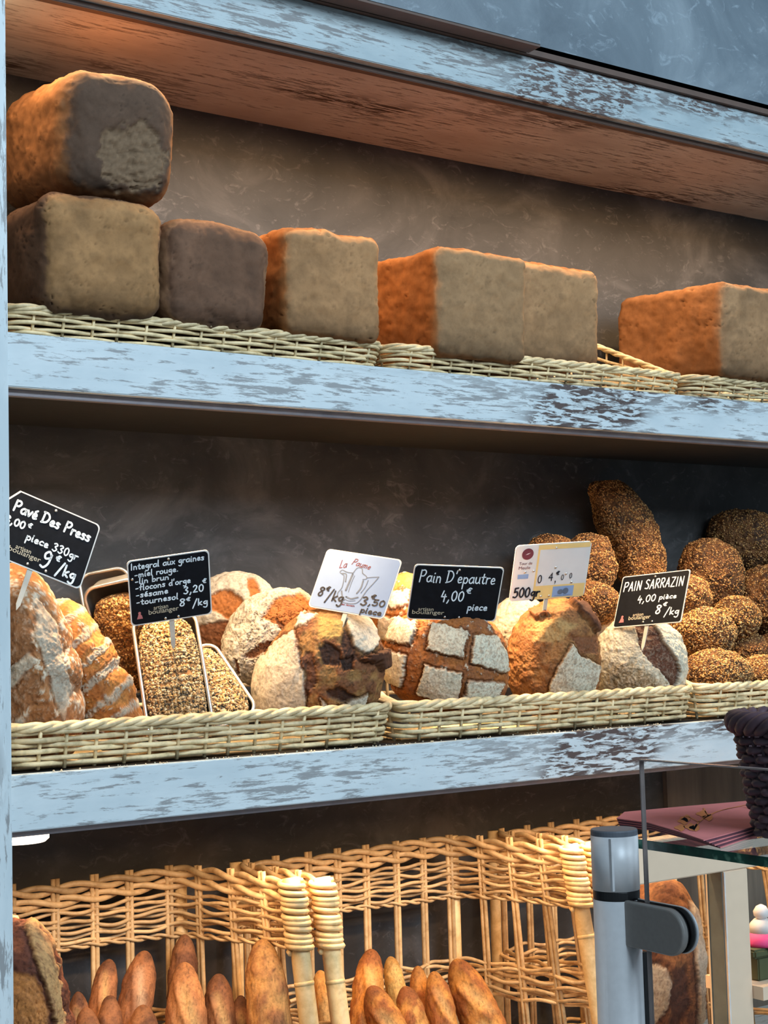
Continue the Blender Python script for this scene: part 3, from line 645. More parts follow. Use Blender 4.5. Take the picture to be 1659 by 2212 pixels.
blob('country_loaf', 'brown peaked loaf with one floured patch below the cream price sign', 'bread',
     [(1175, 1300), (1225, 1292), (1268, 1318), (1288, 1370), (1294, 1440), (1282, 1505), (1240, 1545), (1150, 1545), (1108, 1500), (1096, 1430), (1104, 1375), (1132, 1325)], .088, .058, np.array((.33, .15, .05)), np.array((.22, .09, .03)), .0,
     [([(1225, 1386), (1246, 1410), (1290, 1436), (1265, 1535), (1170, 1525), (1184, 1462), (1210, 1410)], GY, .005, 2.5, .5), ([(1143, 1320), (1170, 1308), (1182, 1325), (1152, 1334)], MB, .006, 3, 0),
      ([(1228, 1296), (1262, 1310), (1290, 1352), (1284, 1362), (1256, 1330)], DK * 1.6, .008, 3, 0), ([(1150, 1345), (1200, 1330), (1240, 1345), (1200, 1380), (1150, 1380)], np.array((.40, .24, .09)), .0, 9, .3), ([(1225, 1370), (1290, 1370), (1290, 1410), (1250, 1405)], MB, -.002, 5, 0)], n=84, seed=27, lump=.02)
blob('country_loaf', 'white-floured round loaf with a dark curved split below the tilted black sign', 'bread',
     [(1330, 1342), (1380, 1334), (1430, 1340), (1466, 1370), (1483, 1412), (1482, 1460), (1462, 1504), (1420, 1530), (1340, 1532), (1297, 1498), (1284, 1435), (1292, 1380)], .088, .058, GY * 1.1, GY * .9, .25,
     [([(1366, 1340), (1408, 1340), (1423, 1378), (1442, 1404), (1458, 1424), (1464, 1450), (1455, 1480), (1442, 1510), (1428, 1510), (1440, 1474), (1424, 1450), (1396, 1428), (1378, 1407), (1368, 1378)], np.array((.11, .04, .02)), -.006, 2.5, .2),
      ([(1300, 1440), (1350, 1420), (1400, 1450), (1420, 1500), (1330, 1510)], np.array((.26, .20, .12)), 0, 12, .55)], n=84, seed=28, lump=.015)
blob('country_loaf', 'brightly lit round loaf peeking out between the sketch sign and the black spelt sign', 'bread', ell(880, 1335, 80, 98), .20, .046, OR, BR, .15,
     [([(838, 1278), (886, 1272), (882, 1302), (845, 1312)], FL, .003, 3, .1), ([(820, 1330), (860, 1330), (850, 1380), (815, 1380)], FL * .9, .003, 3, .3)], n=40, seed=29)
blob('country_loaf', 'pale round loaf behind the brown peaked loaf under the cream sign', 'bread', ell(1125, 1365, 75, 78), .195, .046, FL, FL * .8, .5, (), n=40, seed=30, crack=.4)
blob('country_loaf', 'pale round loaf glimpsed behind the tilted black sign', 'bread', ell(1305, 1365, 62, 62), .195, .045, FL * .9, OR, .35, (), n=40, seed=31)

def seeded(label, out, Y, ry, seed, c=None, sn=2600, base=(.17, .070, .024), base2=(.06, .026, .011), cols=None, n=36, group='seed-crusted breads', ss=.0017, flour=0, crack=.9):
    return blob('seeded_bread', label, 'bread', out, Y, ry, np.array(base), np.array(base2), flour, (), n=n, seed=seed, lump=.075, seeds=sn, seedsize=ss, seedcols=cols, group=group, c=c, crack=crack)
seeded('tall seed-crusted loaf standing on end against the dark back wall',
       [(1275, 1043), (1319, 1035), (1348, 1040), (1373, 1066), (1396, 1095), (1413, 1127), (1427, 1173), (1437, 1225), (1436, 1275), (1390, 1310), (1353, 1270), (1333, 1217), (1314, 1179), (1295, 1150), (1282, 1101), (1271, 1064)], .262, .045, 41, c=(1352, 1165), sn=5200, n=48)
seeded('seed-crusted bread right behind the cream price sign', [(1240, 1165), (1280, 1155), (1312, 1165), (1327, 1200), (1327, 1245), (1310, 1275), (1260, 1290), (1222, 1240)], .215, .045, 42)
seeded('seed-crusted bread just showing above the top edge of the cream price sign', [(1145, 1172), (1190, 1156), (1230, 1165), (1240, 1210), (1215, 1270), (1150, 1250)], .235, .045, 43, sn=1500)
seeded('small seed-crusted bread wedged below the right corner of the cream sign', [(1235, 1280), (1290, 1258), (1322, 1272), (1340, 1300), (1335, 1330), (1255, 1335)], .17, .045, 44, sn=1800)
seeded('seed-crusted bread highest of the heap at the right edge', [(1545, 1115), (1600, 1103), (1655, 1113), (1695, 1150), (1695, 1195), (1645, 1222), (1580, 1226), (1535, 1190), (1528, 1145)], .262, .05, 45)
seeded('dark seed-crusted bread below and left of the highest one of the heap', [(1490, 1175), (1540, 1166), (1582, 1185), (1604, 1240), (1595, 1300), (1530, 1330), (1478, 1290), (1465, 1220)], .205, .055, 46, sn=3000)
seeded('seed-crusted bread cut by the right edge at mid height of the heap', ell(1660, 1298, 72, 78), .165, .06, 47, sn=3000)
seeded('seed-crusted bread sliver at the right edge under the highest one', ell(1690, 1215, 50, 52), .255, .04, 48, sn=1200)
seeded('seed-crusted bread right of the tilted black sign, touching its corner', ell(1490, 1292, 46, 50), .165, .05, 49, sn=2000)
seeded('golden seed-crusted bread in the middle of the heap beside the white-floured loaf', ell(1523, 1368, 66, 56), .125, .05, 50, sn=3400, cols=SEEDC)
seeded('golden seed-crusted bread right of the middle one, half overlapping it', ell(1590, 1336, 52, 48), .150, .05, 51, sn=2600, cols=SEEDC)
seeded('reddish seed-crusted bread at the right edge in the lower half of the heap', ell(1672, 1405, 42, 38), .13, .05, 52, sn=800)
seeded('seed-crusted bread lowest of the heap next to the basket side', ell(1545, 1455, 78, 52), .075, .05, 53, sn=4000, cols=SEEDC)
seeded('seed-crusted bread lowest at the right edge of the photo', ell(1655, 1462, 72, 46), .072, .045, 54, sn=3200, cols=SEEDC)
seeded('seed-crusted bread filling the gap behind the white-floured loaf', ell(1480, 1375, 42, 52), .16, .04, 55, sn=1200, cols=SEEDC)
seeded('seed-crusted bread filling the middle gap of the heap at the right', ell(1612, 1405, 50, 40), .15, .05, 56, sn=1500)

# crumbs along the front edge of the lower shelf
parts = []
for k in range(150):
    x = .75 + rng.random() ** .8 * 1.1; y = .002 + rng.random() * .018; r = .0006 + rng.random() * .0011; c = np.array((x, y, ZC + FH + r * .7))
    v = np.array([(1, 0, 0), (-1, 0, 0), (0, 1, 0), (0, -1, 0), (0, 0, 1), (0, 0, -1)]) * r * (.6 + .8 * rng.random((6, 1))) + c
    parts.append((v, [(0, 2, 4), (2, 1, 4), (1, 3, 4), (3, 0, 4), (2, 0, 5), (1, 2, 5), (3, 1, 5), (0, 3, 5)]))
v, f = merge(parts); o = obj('crumbs', mesh_np('crumbs', v, f, smooth=False), MAT['beige_print']); tag(o, 'pale bread crumbs scattered along the front edge of the lower shelf', 'crumbs', kind='stuff')

# ------------------------------------------------------------------ baking pans with seeded loaves
def quad_frame(TL, TR, BR_, BL, Y, aspect, sgn=1, c=None):
    """pose of a real rectangle (width/height = aspect) seen with these corners"""
    q = np.array([TL, TR, BR_, BL], float); q[:, 1] *= -1; cc = q.mean(0)
    u1 = (q[1] - q[0] + q[2] - q[3]) / 2; u2 = (q[0] - q[3] + q[1] - q[2]) / 2
    A, Bq, D = u1 @ u1, u2 @ u2, u1 @ u2; r2 = aspect ** 2
    # d1*d2 = -D ; A + d1^2 = r2 (B + d2^2)
    bb = A - r2 * Bq; t = (-bb + math.sqrt(bb * bb + 4 * r2 * D * D)) / 2  # d1^2
    d1 = sgn * math.sqrt(max(t, 1e-9)); d2 = -D / d1 if abs(D) > 1e-6 else 0
    if t < 1e-6: d2 = sgn * math.sqrt(max(0, A / r2 - Bq))
    p = P(cc[0], -cc[1], Y); s = zc(p) / F
    ax = (RIGHT * u1[0] + UP * u1[1] + FWD * d1) * s; bx = (RIGHT * u2[0] + UP * u2[1] + FWD * d2) * s
    w, h = np.linalg.norm(ax), np.linalg.norm(bx); A_ = ax / w; B_ = bx - A_ * (bx @ A_); B_ /= np.linalg.norm(B_)
    N_ = np.cross(A_, B_)     # towards the viewer
    if N_ @ FWD > 0: N_ = -N_
    return p, A_, B_, N_, w, h
def pan(label, quad, Y, aspect, sgn, depth, seed, sn, loafcol=SEEDC, gap=0.0):
    p, A, Bv, N, w, h = quad_frame(*quad, Y, aspect, sgn)
    t = empty('loaf_pan', p, label, 'baking pan', 'metal pans holding seeded loaves')
    k = 8; rim = rrect(w, h, .018, k); nn = len(rim)
    prof = [(1.0, -.0), (.985, -depth * .5), (.93, -depth), (.0, -depth)]
    V = []; Fs = []
    inner = [(1.0, 0), (.93, -depth), (.001, -depth)]
    rings = [(1.0, .001), (.965, -depth * .4), (.90, -depth), (.001, -depth)]
    for (sc_, dd) in rings: V += [A * a * sc_ + Bv * b * (sc_ if sc_ > .5 else sc_) + N * dd for a, b in rim]
    m = len(rings)
    for (sc_, dd) in rings[::-1]: V += [A * a * max(sc_ - .02, .0005) + Bv * b * max(sc_ - .015, .0005) + N * (dd + .0012 * (sc_ < .99)) for a, b in rim]
    for r_ in range(2 * m - 1):
        for i in range(nn): Fs.append((r_ * nn + i, r_ * nn + (i + 1) % nn, (r_ + 1) * nn + (i + 1) % nn, (r_ + 1) * nn + i))
    obj('pan_body', mesh_np('pan_body', V, Fs), MAT['tin'], t)
    rp = [A * a + Bv * b + N * .001 for a, b in rim]; v, f = tube(rp, .0028, 8, True, tuple(N)); obj('rolled_rim', mesh_np('rolled_rim', v, f), MAT['tin'], t)
    # the loaf, a thing of its own lying in the pan
    V0, Q = cubesphere(44); g = np.arctan(V0) / (math.pi / 4); d = V0 / np.linalg.norm(V0, axis=1)[:, None]
    sq = np.sign(d) * np.abs(d) ** .55; sq /= np.maximum(1, np.abs(sq).max(1))[:, None]
    hx, hz = w / 2 * .90, h / 2 * .94
    L3 = np.stack([sq[:, 0] * hx, sq[:, 1], sq[:, 2] * hz * (1 - gap) - hz * gap], 1)
    dn = depth * .78; up_ = .020
    off = np.where(sq[:, 1] > 0, sq[:, 1] * up_ * (1 - .3 * sq[:, 0] ** 2), sq[:, 1] * dn * .98)
    taper = np.where(sq[:, 1] < 0, 1 + .09 * sq[:, 1], 1)
    f1 = fbm(L3 * 100, .7, 4, seed); f3 = fbm(L3 * 100, 3, 3, seed)
    Vw = A[None] * (L3[:, 0] * taper)[:, None] + Bv[None] * (L3[:, 2] * taper)[:, None] + N[None] * (off - .006 + (f1 - .5) * .008 + (f3 - .5) * .003)[:, None]
    Qf = Q[:, ::-1] if np.linalg.det(np.stack([A, N, Bv])) < 0 else Q
    col = np.array((.30, .14, .05))[None] * (.6 + .8 * f1)[:, None]
    o = obj('seeded_bread', mesh_np('seeded_bread', Vw, Qf, col), MAT['bread']); o.location = p
    tag(o, label.split('|')[0].replace('metal pan', 'seeded loaf lying in the metal pan'), 'bread', 'seeded pan loaves')
    Nn = vnormals(Vw, Qf)
    seeds_on('seeds', o, Vw, Qf, Nn, lambda ce: (ce @ N) > -.008, sn, .0021, loafcol, seed)
    return t
SEEDP = [(.66, .42, .20), (.52, .30, .11), (.72, .54, .32), (.20, .12, .06), (.05, .04, .03), (.40, .24, .10)]
pan('metal pan furthest back, barely showing', ((166, 1244), (268, 1226), (318, 1440), (212, 1462)), .225, .47, 1, .05, 61, 1500, gap=.16)
pan('metal pan left of the ingredients sign', ((186, 1272), (300, 1246), (356, 1482), (238, 1510)), .165, .47, 1, .055, 62, 3000, gap=.10)
pan('metal pan directly below the ingredients sign', ((280, 1340), (410, 1325), (470, 1585), (334, 1600)), .085, .48, 1, .06, 63, 6500, SEEDP)
pan('metal pan tilted right, corner against the scorched loaf', ((370, 1430), (445, 1392), (566, 1532), (470, 1566)), .10, .50, 1, .05, 64, 4500, SEEDP)

# ------------------------------------------------------------------ baguettes
def stick(label, tip, low, hw, Y1, Y2, col, col2, seed, ear=True, L=.34, cat='bread', n=34, group='baguettes', pale=None, name='baguette'):
    a = P(*tip, Y1); b = P(*low, Y2); ax = b - a; ax /= np.linalg.norm(ax); r = hw * zc(a) / F
    zmin = .765
    L = min(L, (a[2] - zmin) / max(1e-3, -ax[2]))
    V0, Q = cubesphere(n); d = V0 / np.linalg.norm(V0, axis=1)[:, None]
    t = -d[:, 2]                                     # -1 tip .. 1 tail
    zz = (t + 1) / 2 * L
    tpd = r * 3.1
    rad = r * np.sqrt(np.clip(1 - (1 - np.clip(zz / tpd, 0, 1)) ** 2.2, 0, 1)) * np.sqrt(np.clip(1 - (1 - np.clip((L - zz) / tpd, 0, 1)) ** 2.2, 0, 1))
    th = np.arctan2(d[:, 1], d[:, 0])
    P3 = np.stack([rad * np.cos(th), rad * np.sin(th), zz], 1) * 100
    f1 = fbm(P3, .5, 4, seed); f2 = fbm(P3, 1.7, 4, seed + 1); f3 = fbm(P3, 5, 3, seed + 3)
    rad = rad * (1 + .30 * (f1 - .5) + .14 * (f2 - .5) + .04 * (f3 - .5))
    # long slashes: raised ears alternating along the top
    e = np.zeros(len(d)); em = np.zeros(len(d))
    if ear:
        for k in range(4):
            z0 = r * 1.1 + k * L * .26; uu = (zz - z0) / (L * .28); thc = -math.pi / 2 - .5 + .9 * uu
            m = np.exp(-((th - thc) / .16) ** 2) * (uu > 0) * (uu < 1) * np.sin(np.clip(uu, 0, 1) * math.pi) ** .5; e += m * r * .14
            m2 = np.exp(-((th - thc - .45) / .30) ** 2) * (uu > 0) * (uu < 1) * np.sin(np.clip(uu, 0, 1) * math.pi) ** .5; em = np.maximum(em, m2); e -= m2 * r * .08
    rad = rad + e
    R_ = np.cross(ax, FWD); R_ /= np.linalg.norm(R_); 
    if R_ @ RIGHT < 0: R_ = -R_
    Fw = np.cross(R_, ax); 
    if Fw @ FWD < 0: Fw = -Fw
    V = R_[None] * (rad * np.cos(th))[:, None] + Fw[None] * (rad * np.sin(th))[:, None] + ax[None] * zz[:, None]
    c = np.array(col)[None] * (1 - sst(f1, .36, .64))[:, None] + np.array(col2)[None] * sst(f1, .36, .64)[:, None]
    tipd = np.exp(-(zz / (r * 1.1)) ** 2); c = c * (1 - .45 * tipd)[:, None]
    pc = np.array(pale if pale is not None else (.58, .36, .14)); c = c * (1 - em[:, None] * .7) + pc[None] * em[:, None] * .7
    c *= (1 - .5 * sst(f3, .64, .75))[:, None]
    fn = np.cross(V[Q[:, 2]] - V[Q[:, 0]], V[Q[:, 3]] - V[Q[:, 1]]); ce = V[Q].mean(1); axc = ax[None] * (ce @ ax)[:, None]
    if ((fn * (ce - axc)).sum(1)).mean() < 0: Q = Q[:, ::-1]
    o = obj(name, mesh_np(name, V, Q, np.clip(c, .004, .9)), MAT['bread']); o.location = a
    tag(o, label, cat, group); ALLB.append(o); return o
RB = (.34, .135, .055); RD = (.17, .065, .03); ORB = (.58, .25, .06); ORD = (.30, .10, .03)
G1, G2 = 'rustic baguettes in the left basket', 'golden baguettes in the middle basket'
blob('batard', 'big dark batard with a pale raised ear at the lower left', 'bread',
     [(8, 1984), (62, 1986), (92, 2010), (118, 2050), (134, 2110), (146, 2180), (150, 2280), (140, 2420), (60, 2480), (5, 2440), (2, 2200), (4, 2040)], .035, .045, np.array((.24, .075, .035)), np.array((.13, .04, .022)), 0,
     [([(58, 1988), (78, 1990), (106, 2033), (128, 2083), (145, 2200), (148, 2300), (136, 2300), (130, 2190), (110, 2112), (84, 2047)], np.array((.55, .30, .12)), .005, 2.5, .6), ([(40, 2080), (92, 2090), (118, 2160), (122, 2300), (60, 2300), (45, 2180)], np.array((.52, .20, .055)), -.002, 9, .35)], n=56, seed=70, c=(75, 2220), crack=.7)
stick('short dark baguette tip just right of the big batard', (168, 2142), (175, 2260), 23, .16, .16, RD, RB, 71, group=G1)
stick('baguette rising in front of the second stake, right of the short dark tip', (237, 2072), (205, 2250), 28, .18, .14, RB, RD, 72, group=G1)
stick('baguette with pale ear between second and third stakes of the left basket', (314, 2054), (275, 2260), 36, .17, .12, RB, RD, 73, group=G1, pale=(.50, .33, .2))
stick('tallest baguette of the left basket, leaning on the corner post', (400, 2018), (385, 2250), 30, .235, .20, RB, RD, 74, ear=False, group=G1)
stick('thick lit baguette in front of the tallest one in the left basket', (398, 2078), (405, 2260), 42, .14, .10, (.46, .20, .075), RB, 75, group=G1)
stick('baguette right of the corner post in the left basket', (472, 2103), (475, 2260), 36, .15, .12, RB, RD, 76, group=G1)
stick('low baguette end at the bottom edge beside the big batard', (185, 2176), (195, 2290), 34, .10, .08, RB, RD, 77, group=G1)
stick('low baguette end at the bottom edge below the pale-eared one', (310, 2170), (305, 2290), 42, .085, .07, (.42, .17, .065), RD, 78, group=G1)
stick('long bright bubbly baguette beside the right cane post of the left basket', (566, 2028), (588, 2260), 46, .10, .055, (.60, .29, .09), (.32, .13, .05), 79, ear=False, group=G1)
stick('small baguette end between the lit ones by the bright bubbly baguette', (520, 2150), (522, 2290), 26, .13, .12, RD, RB, 80, group=G1)
stick('low baguette end left of the thick lit one at the bottom edge', (238, 2150), (235, 2290), 30, .12, .10, RB, RD, 81, ear=False, group=G1)
stick('tall split baguette leftmost in the middle basket', (803, 2050), (785, 2260), 34, .16, .12, ORB, ORD, 82, group=G2)
stick('pale slim baguette behind the split one in the middle basket', (842, 2066), (880, 2250), 22, .20, .17, (.68, .42, .14), (.60, .30, .08), 83, ear=False, group=G2)
stick('leaning baguette in front of the tall split one in the middle basket', (800, 2130), (860, 2270), 40, .11, .08, ORB, ORD, 84, group=G2)
stick('low orange baguette between pale slim one and the dark-tipped ones', (874, 2130), (905, 2270), 34, .12, .09, (.62, .30, .08), ORD, 85, ear=False, group=G2)
stick('narrow baguette tip behind the low orange one in the middle basket', (902, 2086), (915, 2250), 22, .18, .16, ORB, ORD, 86, ear=False, group=G2)
stick('baguette second from the right in the middle basket', (936, 2098), (970, 2270), 30, .14, .10, ORB, ORD, 87, group=G2)
stick('dark-tipped thick baguette leaning right in the middle basket', (982, 2072), (1070, 2270), 44, .16, .10, ORB, ORD, 88, group=G2)
stick('golden baguette glimpsed between the two wrapped cane posts', (690, 2096), (720, 2260), 24, .17, .12, ORB, (.66, .36, .12), 89, ear=False, group=G2)
blob('batard', 'large brown country loaf seen through the glass right of the metal post', 'bread',
     [(1380, 1912), (1430, 1893), (1472, 1905), (1497, 1950), (1512, 2010), (1514, 2100), (1506, 2212), (1495, 2330), (1400, 2400), (1330, 2300), (1320, 2100), (1340, 1970)], .10, .06, np.array((.30, .13, .05)), np.array((.16, .06, .025)), 0,
     [([(1484, 1940), (1500, 1960), (1516, 2050), (1512, 2150), (1520, 2230), (1500, 2250), (1496, 2100)], FL * .75, .005, 3, .2), ([(1370, 2050), (1425, 2070), (1438, 2110), (1430, 2150), (1400, 2190), (1370, 2190)], FL * .8, .002, 5, .4), ([(1440, 2080), (1470, 2060), (1480, 2150), (1430, 2230)], DK * 1.8, -.003, 8, 0)], n=52, seed=90, c=(1425, 2140), crack=.5)

# ------------------------------------------------------------------ lettering
GL = {
'a': (1.0, ".9,.85 .5,1 .1,.6 .2,.1 .6,.05 .9,.5|.9,1 .88,.4 1,.05"), 'b': (.9, ".1,2 .1,0|.1,.6 .5,1 .85,.6 .6,.05 .1,.1"),
'c': (.8, ".8,.85 .45,1 .1,.6 .25,.1 .75,.1"), 'd': (.95, ".8,.8 .4,1 .1,.5 .35,.02 .8,.3|.85,2 .82,.8 .9,0"),
'e': (.85, ".1,.5 .7,.6 .6,.95 .3,.95 .1,.5 .3,.05 .8,.15"), 'f': (.7, ".8,1.9 .5,2 .35,1.5 .3,0|0,1 .7,1.05"),
'g': (.9, ".8,.9 .4,1 .1,.6 .4,.2 .8,.6|.82,1 .8,-.5 .5,-.9 .1,-.7"), 'i': (.4, ".15,1 .15,.1 .3,0|.17,1.45 .2,1.55"),
'k': (.85, ".1,2 .1,0|.75,1.05 .15,.5|.15,.5 .8,0"), 'l': (.4, ".15,2 .12,.2 .3,0"), 'm': (1.35, ".1,1 .1,0|.1,.7 .4,1 .6,.7 .6,0|.6,.7 .9,1 1.15,.7 1.2,0"),
'n': (.95, ".1,1 .1,0|.1,.7 .45,1 .75,.7 .8,0"), 'o': (.9, ".45,1 .1,.7 .15,.15 .55,.0 .82,.4 .7,.9 .4,1"), 'p': (.9, ".1,1 .1,-.9|.1,.7 .5,1 .85,.6 .6,.05 .1,.2"),
'r': (.7, ".1,1 .1,0|.1,.6 .35,.95 .7,.95"), 's': (.75, ".7,.9 .3,1 .15,.75 .6,.4 .5,.02 .05,.1"), 't': (.7, ".35,1.6 .3,.3 .5,0 .7,.1|0,1.05 .7,1.1"),
'u': (.95, ".1,1 .12,.2 .45,0 .8,.3|.8,1 .82,.2 .95,0"), 'x': (.8, ".05,1 .75,0|.75,1 .05,0"), 'é': (.85, ".1,.5 .7,.6 .6,.95 .3,.95 .1,.5 .3,.05 .8,.15|.3,1.3 .65,1.6"), 'è': (.85, ".1,.5 .7,.6 .6,.95 .3,.95 .1,.5 .3,.05 .8,.15|.2,1.6 .55,1.3"),
'v': (.8, ".05,1 .4,0|.4,0 .8,1"), 'z': (.8, ".05,1 .75,1|.75,1 .05,0|.05,0 .8,0"),
'P': (1.2, ".2,2 .15,0|.2,1.9 .8,2 1.1,1.6 .8,1.05 .2,1"), 'D': (1.4, ".2,2 .15,0|.0,1.95 .8,1.9 1.25,1.2 .9,.3 .0,.0"), 'I': (.5, ".2,2 .2,0"), 'L': (1.0, ".2,2 .15,.05|.15,.05 .9,.1"),
'A': (1.1, ".05,0 .55,2|.55,2 1.0,0|.25,.7 .85,.7"), 'S': (1.0, ".9,1.8 .4,2 .1,1.5 .8,.8 .7,.1 .05,.15"), 'R': (1.1, ".15,2 .15,0|.15,1.9 .7,2 .95,1.5 .6,1 .15,1|.4,1 1.0,0"), 'Z': (1.1, ".1,2 1,2|1,2 .1,0|.1,0 1.0,.0"), 'N': (1.2, ".15,0 .15,2|.15,2 1,0|1,0 1,2"), 'F': (.9, ".15,2 .15,0|.15,2 .85,2|.15,1.05 .7,1.05"), 'T': (1.0, ".5,2 .5,0|0,2 1,2"), 'M': (1.4, ".1,0 .2,2|.2,2 .7,.6|.7,.6 1.2,2|1.2,2 1.3,0"),
'0': (1.0, ".5,2 .12,1.5 .12,.5 .5,0 .85,.5 .85,1.5 .5,2"), '2': (1.0, ".1,1.6 .4,2 .8,1.6 .6,.9 .1,.05|.1,.05 .9,.05"), '3': (1.0, ".1,1.8 .5,2 .8,1.6 .4,1.1 .85,.6 .5,0 .05,.2"), '4': (1.0, ".35,2 .1,.8|.1,.8 .95,.85|.7,1.3 .65,-.2"),
'5': (1.0, ".85,2 .25,1.95|.25,1.95 .2,1.1|.2,1.1 .7,1.2 .85,.5 .5,.0 .05,.15"), '8': (1.0, ".8,1.8 .4,2 .15,1.6 .75,.7 .6,.05 .2,.1 .15,.6 .8,1.5 .8,1.8"), '9': (1.0, ".8,1.6 .5,2 .15,1.6 .3,1.1 .8,1.3|.82,1.7 .75,.6 .4,0 .05,.1"),
'€': (1.0, ".9,1.7 .5,1.9 .2,1.2 .3,.3 .8,.2|0,1.25 .7,1.3|0,.85 .65,.9"), ',': (.45, ".25,.2 .2,-.1 .05,-.45"), '/': (.9, ".85,2.2 .05,-.6"), "'": (.35, ".2,2.1 .12,1.6"), '-': (.8, ".1,.6 .65,.65"), '.': (.4, ".15,.05 .2,.1"), ' ': (.55, "")}
def crom(p, k=5):
    p = np.array(p, float)
    if len(p) < 3: return p
    q = np.vstack([2 * p[0] - p[1], p, 2 * p[-1] - p[-2]]); out = []
    for i in range(1, len(q) - 2):
        for t in np.linspace(0, 1, k, endpoint=False):
            out.append(.5 * (2 * q[i] + (q[i + 1] - q[i - 1]) * t + (2 * q[i - 1] - 5 * q[i] + 4 * q[i + 1] - q[i + 2]) * t * t + (3 * q[i] - q[i - 1] - 3 * q[i + 1] + q[i + 2]) * t ** 3))
    return np.array(out + [p[-1]])
def ribbon(pts, hw):
    p = np.array(pts, float); t = np.gradient(p, axis=0); t /= np.linalg.norm(t, axis=1)[:, None] + 1e-9; n = np.stack([-t[:, 1], t[:, 0]], 1)
    a = p + n * hw; b = p - n * hw; m = len(p); v = np.concatenate([a, b]); f = [(i, i + 1, m + i + 1, m + i) for i in range(m - 1)]
    # round ends
    for q in (p[0], p[-1]):
        k = len(v); v = np.concatenate([v, [q + hw * np.array([math.cos(x), math.sin(x)]) for x in np.arange(8) * math.pi / 4]]); f.append(tuple(range(k, k + 8)))
    return v, f
def strokes(text, x, y, w, xh, pen, slant=.12, rot=0.0, jit=.06):
    """ribbons of a handwritten line starting at (x,y) with total width w and x-height xh (card units)"""
    tot = sum(GL[ch][0] + .22 for ch in text); sx = w / tot; parts = []; cx = 0
    for ch in text:
        adv, s = GL[ch]; dy = random.uniform(-jit, jit)
        for st in s.split('|'):
            if not st.strip(): continue
            pts = [tuple(map(float, q.split(','))) for q in st.split()]
            pts = [((cx + a + slant * b * xh / sx * .5) * sx, (b + dy) * xh) for a, b in pts]
            c = crom(pts); cr, sr = math.cos(rot), math.sin(rot)
            c = np.stack([x + c[:, 0] * cr - c[:, 1] * sr, y + c[:, 0] * sr + c[:, 1] * cr], 1); parts.append(ribbon(c, pen * 1.25))
        cx += adv + .22
    return parts
class Word(list): pass
def font_text(text, x, y, w, h):
    cu = bpy.data.curves.new('t', 'FONT'); cu.body = text; cu.size = 1
    ob = bpy.data.objects.new('t', cu); COL.objects.link(ob); dg = bpy.context.evaluated_depsgraph_get(); me = bpy.data.meshes.new_from_object(ob.evaluated_get(dg))
    v = np.array([q.co[:2] for q in me.vertices]); f = [tuple(p.vertices) for p in me.polygons]
    bpy.data.objects.remove(ob); bpy.data.curves.remove(cu); bpy.data.meshes.remove(me)
    mn, mx = v.min(0), v.max(0); v = (v - mn) / (mx - mn) * np.array([w, h]) + np.array([x, y]); return [Word([(v, f)])]
def disc(x, y, rx, ry=None, k=18): 
    ry = ry or rx; return [(np.array([(x + rx * math.cos(2 * math.pi * i / k), y + ry * math.sin(2 * math.pi * i / k)) for i in range(k)]), [tuple(range(k))])]
def sign(label, quad, Y, aspect, sgn, body, prints, rivets, rad=.006, pick=.05, cut=False, pickx=.5):
    p, A, Bv, N, w, h = quad_frame(*quad, Y, aspect, sgn)
    t = empty('price_sign', p, label, 'price sign', 'price signs on the lower shelf')
    fr = (np.zeros(3), A, Bv, N)
    out = rrect(w, h, rad)
    if cut: out = [q for q in out if not (q[0] < -w * .40 and q[1] > h * .3)]; out.insert(6, (-w / 2 + .012, h / 2)); out.insert(7, (-w / 2, h / 2 - .016))
    v, f = prism(out, -.0012, 0, fr); obj('card', mesh_np('card', v, f, smooth=False), MAT['card_edge'], t)
    k = 1 - .0018 / w * 2; kk = 1 - .0018 / h * 2
    v, f = prism([(a * k, b * kk) for a, b in out], 0, .0004, fr); obj('card_face', mesh_np('card_face', v, f, smooth=False), MAT[body], t)
    lay = 0
    for name, m, parts in prints:
        lay += 1; hgt = .0005 + .00012 * lay
        raw = [q for q in parts if not isinstance(q, Word)]
        groups = [q for q in parts if isinstance(q, Word)] + ([raw] if (raw and name == 'hand_sketch') else [[q] for q in raw])
        for gi, gp_ in enumerate(groups):
         V = []; Fs = []; n = 0
         for v2, f2 in gp_:
            V += [A * ((a - .5) * w) + Bv * ((b - .5) * h) + N * (hgt + .00002 * gi) for a, b in v2]; Fs += [tuple(i + n for i in q) for q in f2]; n += len(v2)
         o = obj(name, mesh_np(name, V, Fs, smooth=False), MAT[m], t)
    for (a, b) in rivets:
        v, f = tube([A * ((a - .5) * w) + Bv * ((b - .5) * h) + N * z for z in (0.0003, .0016)], .0018, 10, False, tuple(Bv)); obj('rivet', mesh_np('rivet', v, f), MAT['tin'], t)
    # pick that holds the card in the bread
    c = A * (w * (pickx - .5)) - Bv * (h / 2 - .012); v, f = prism([(-.004, .0), (.004, .0), (.003, -pick), (0, -pick - .008), (-.003, -pick)], -.0030, -.0014, (c, A, Bv, N)); obj('pick', mesh_np('pick', v, f, smooth=False), MAT['pick'], t)
    return t, w, h
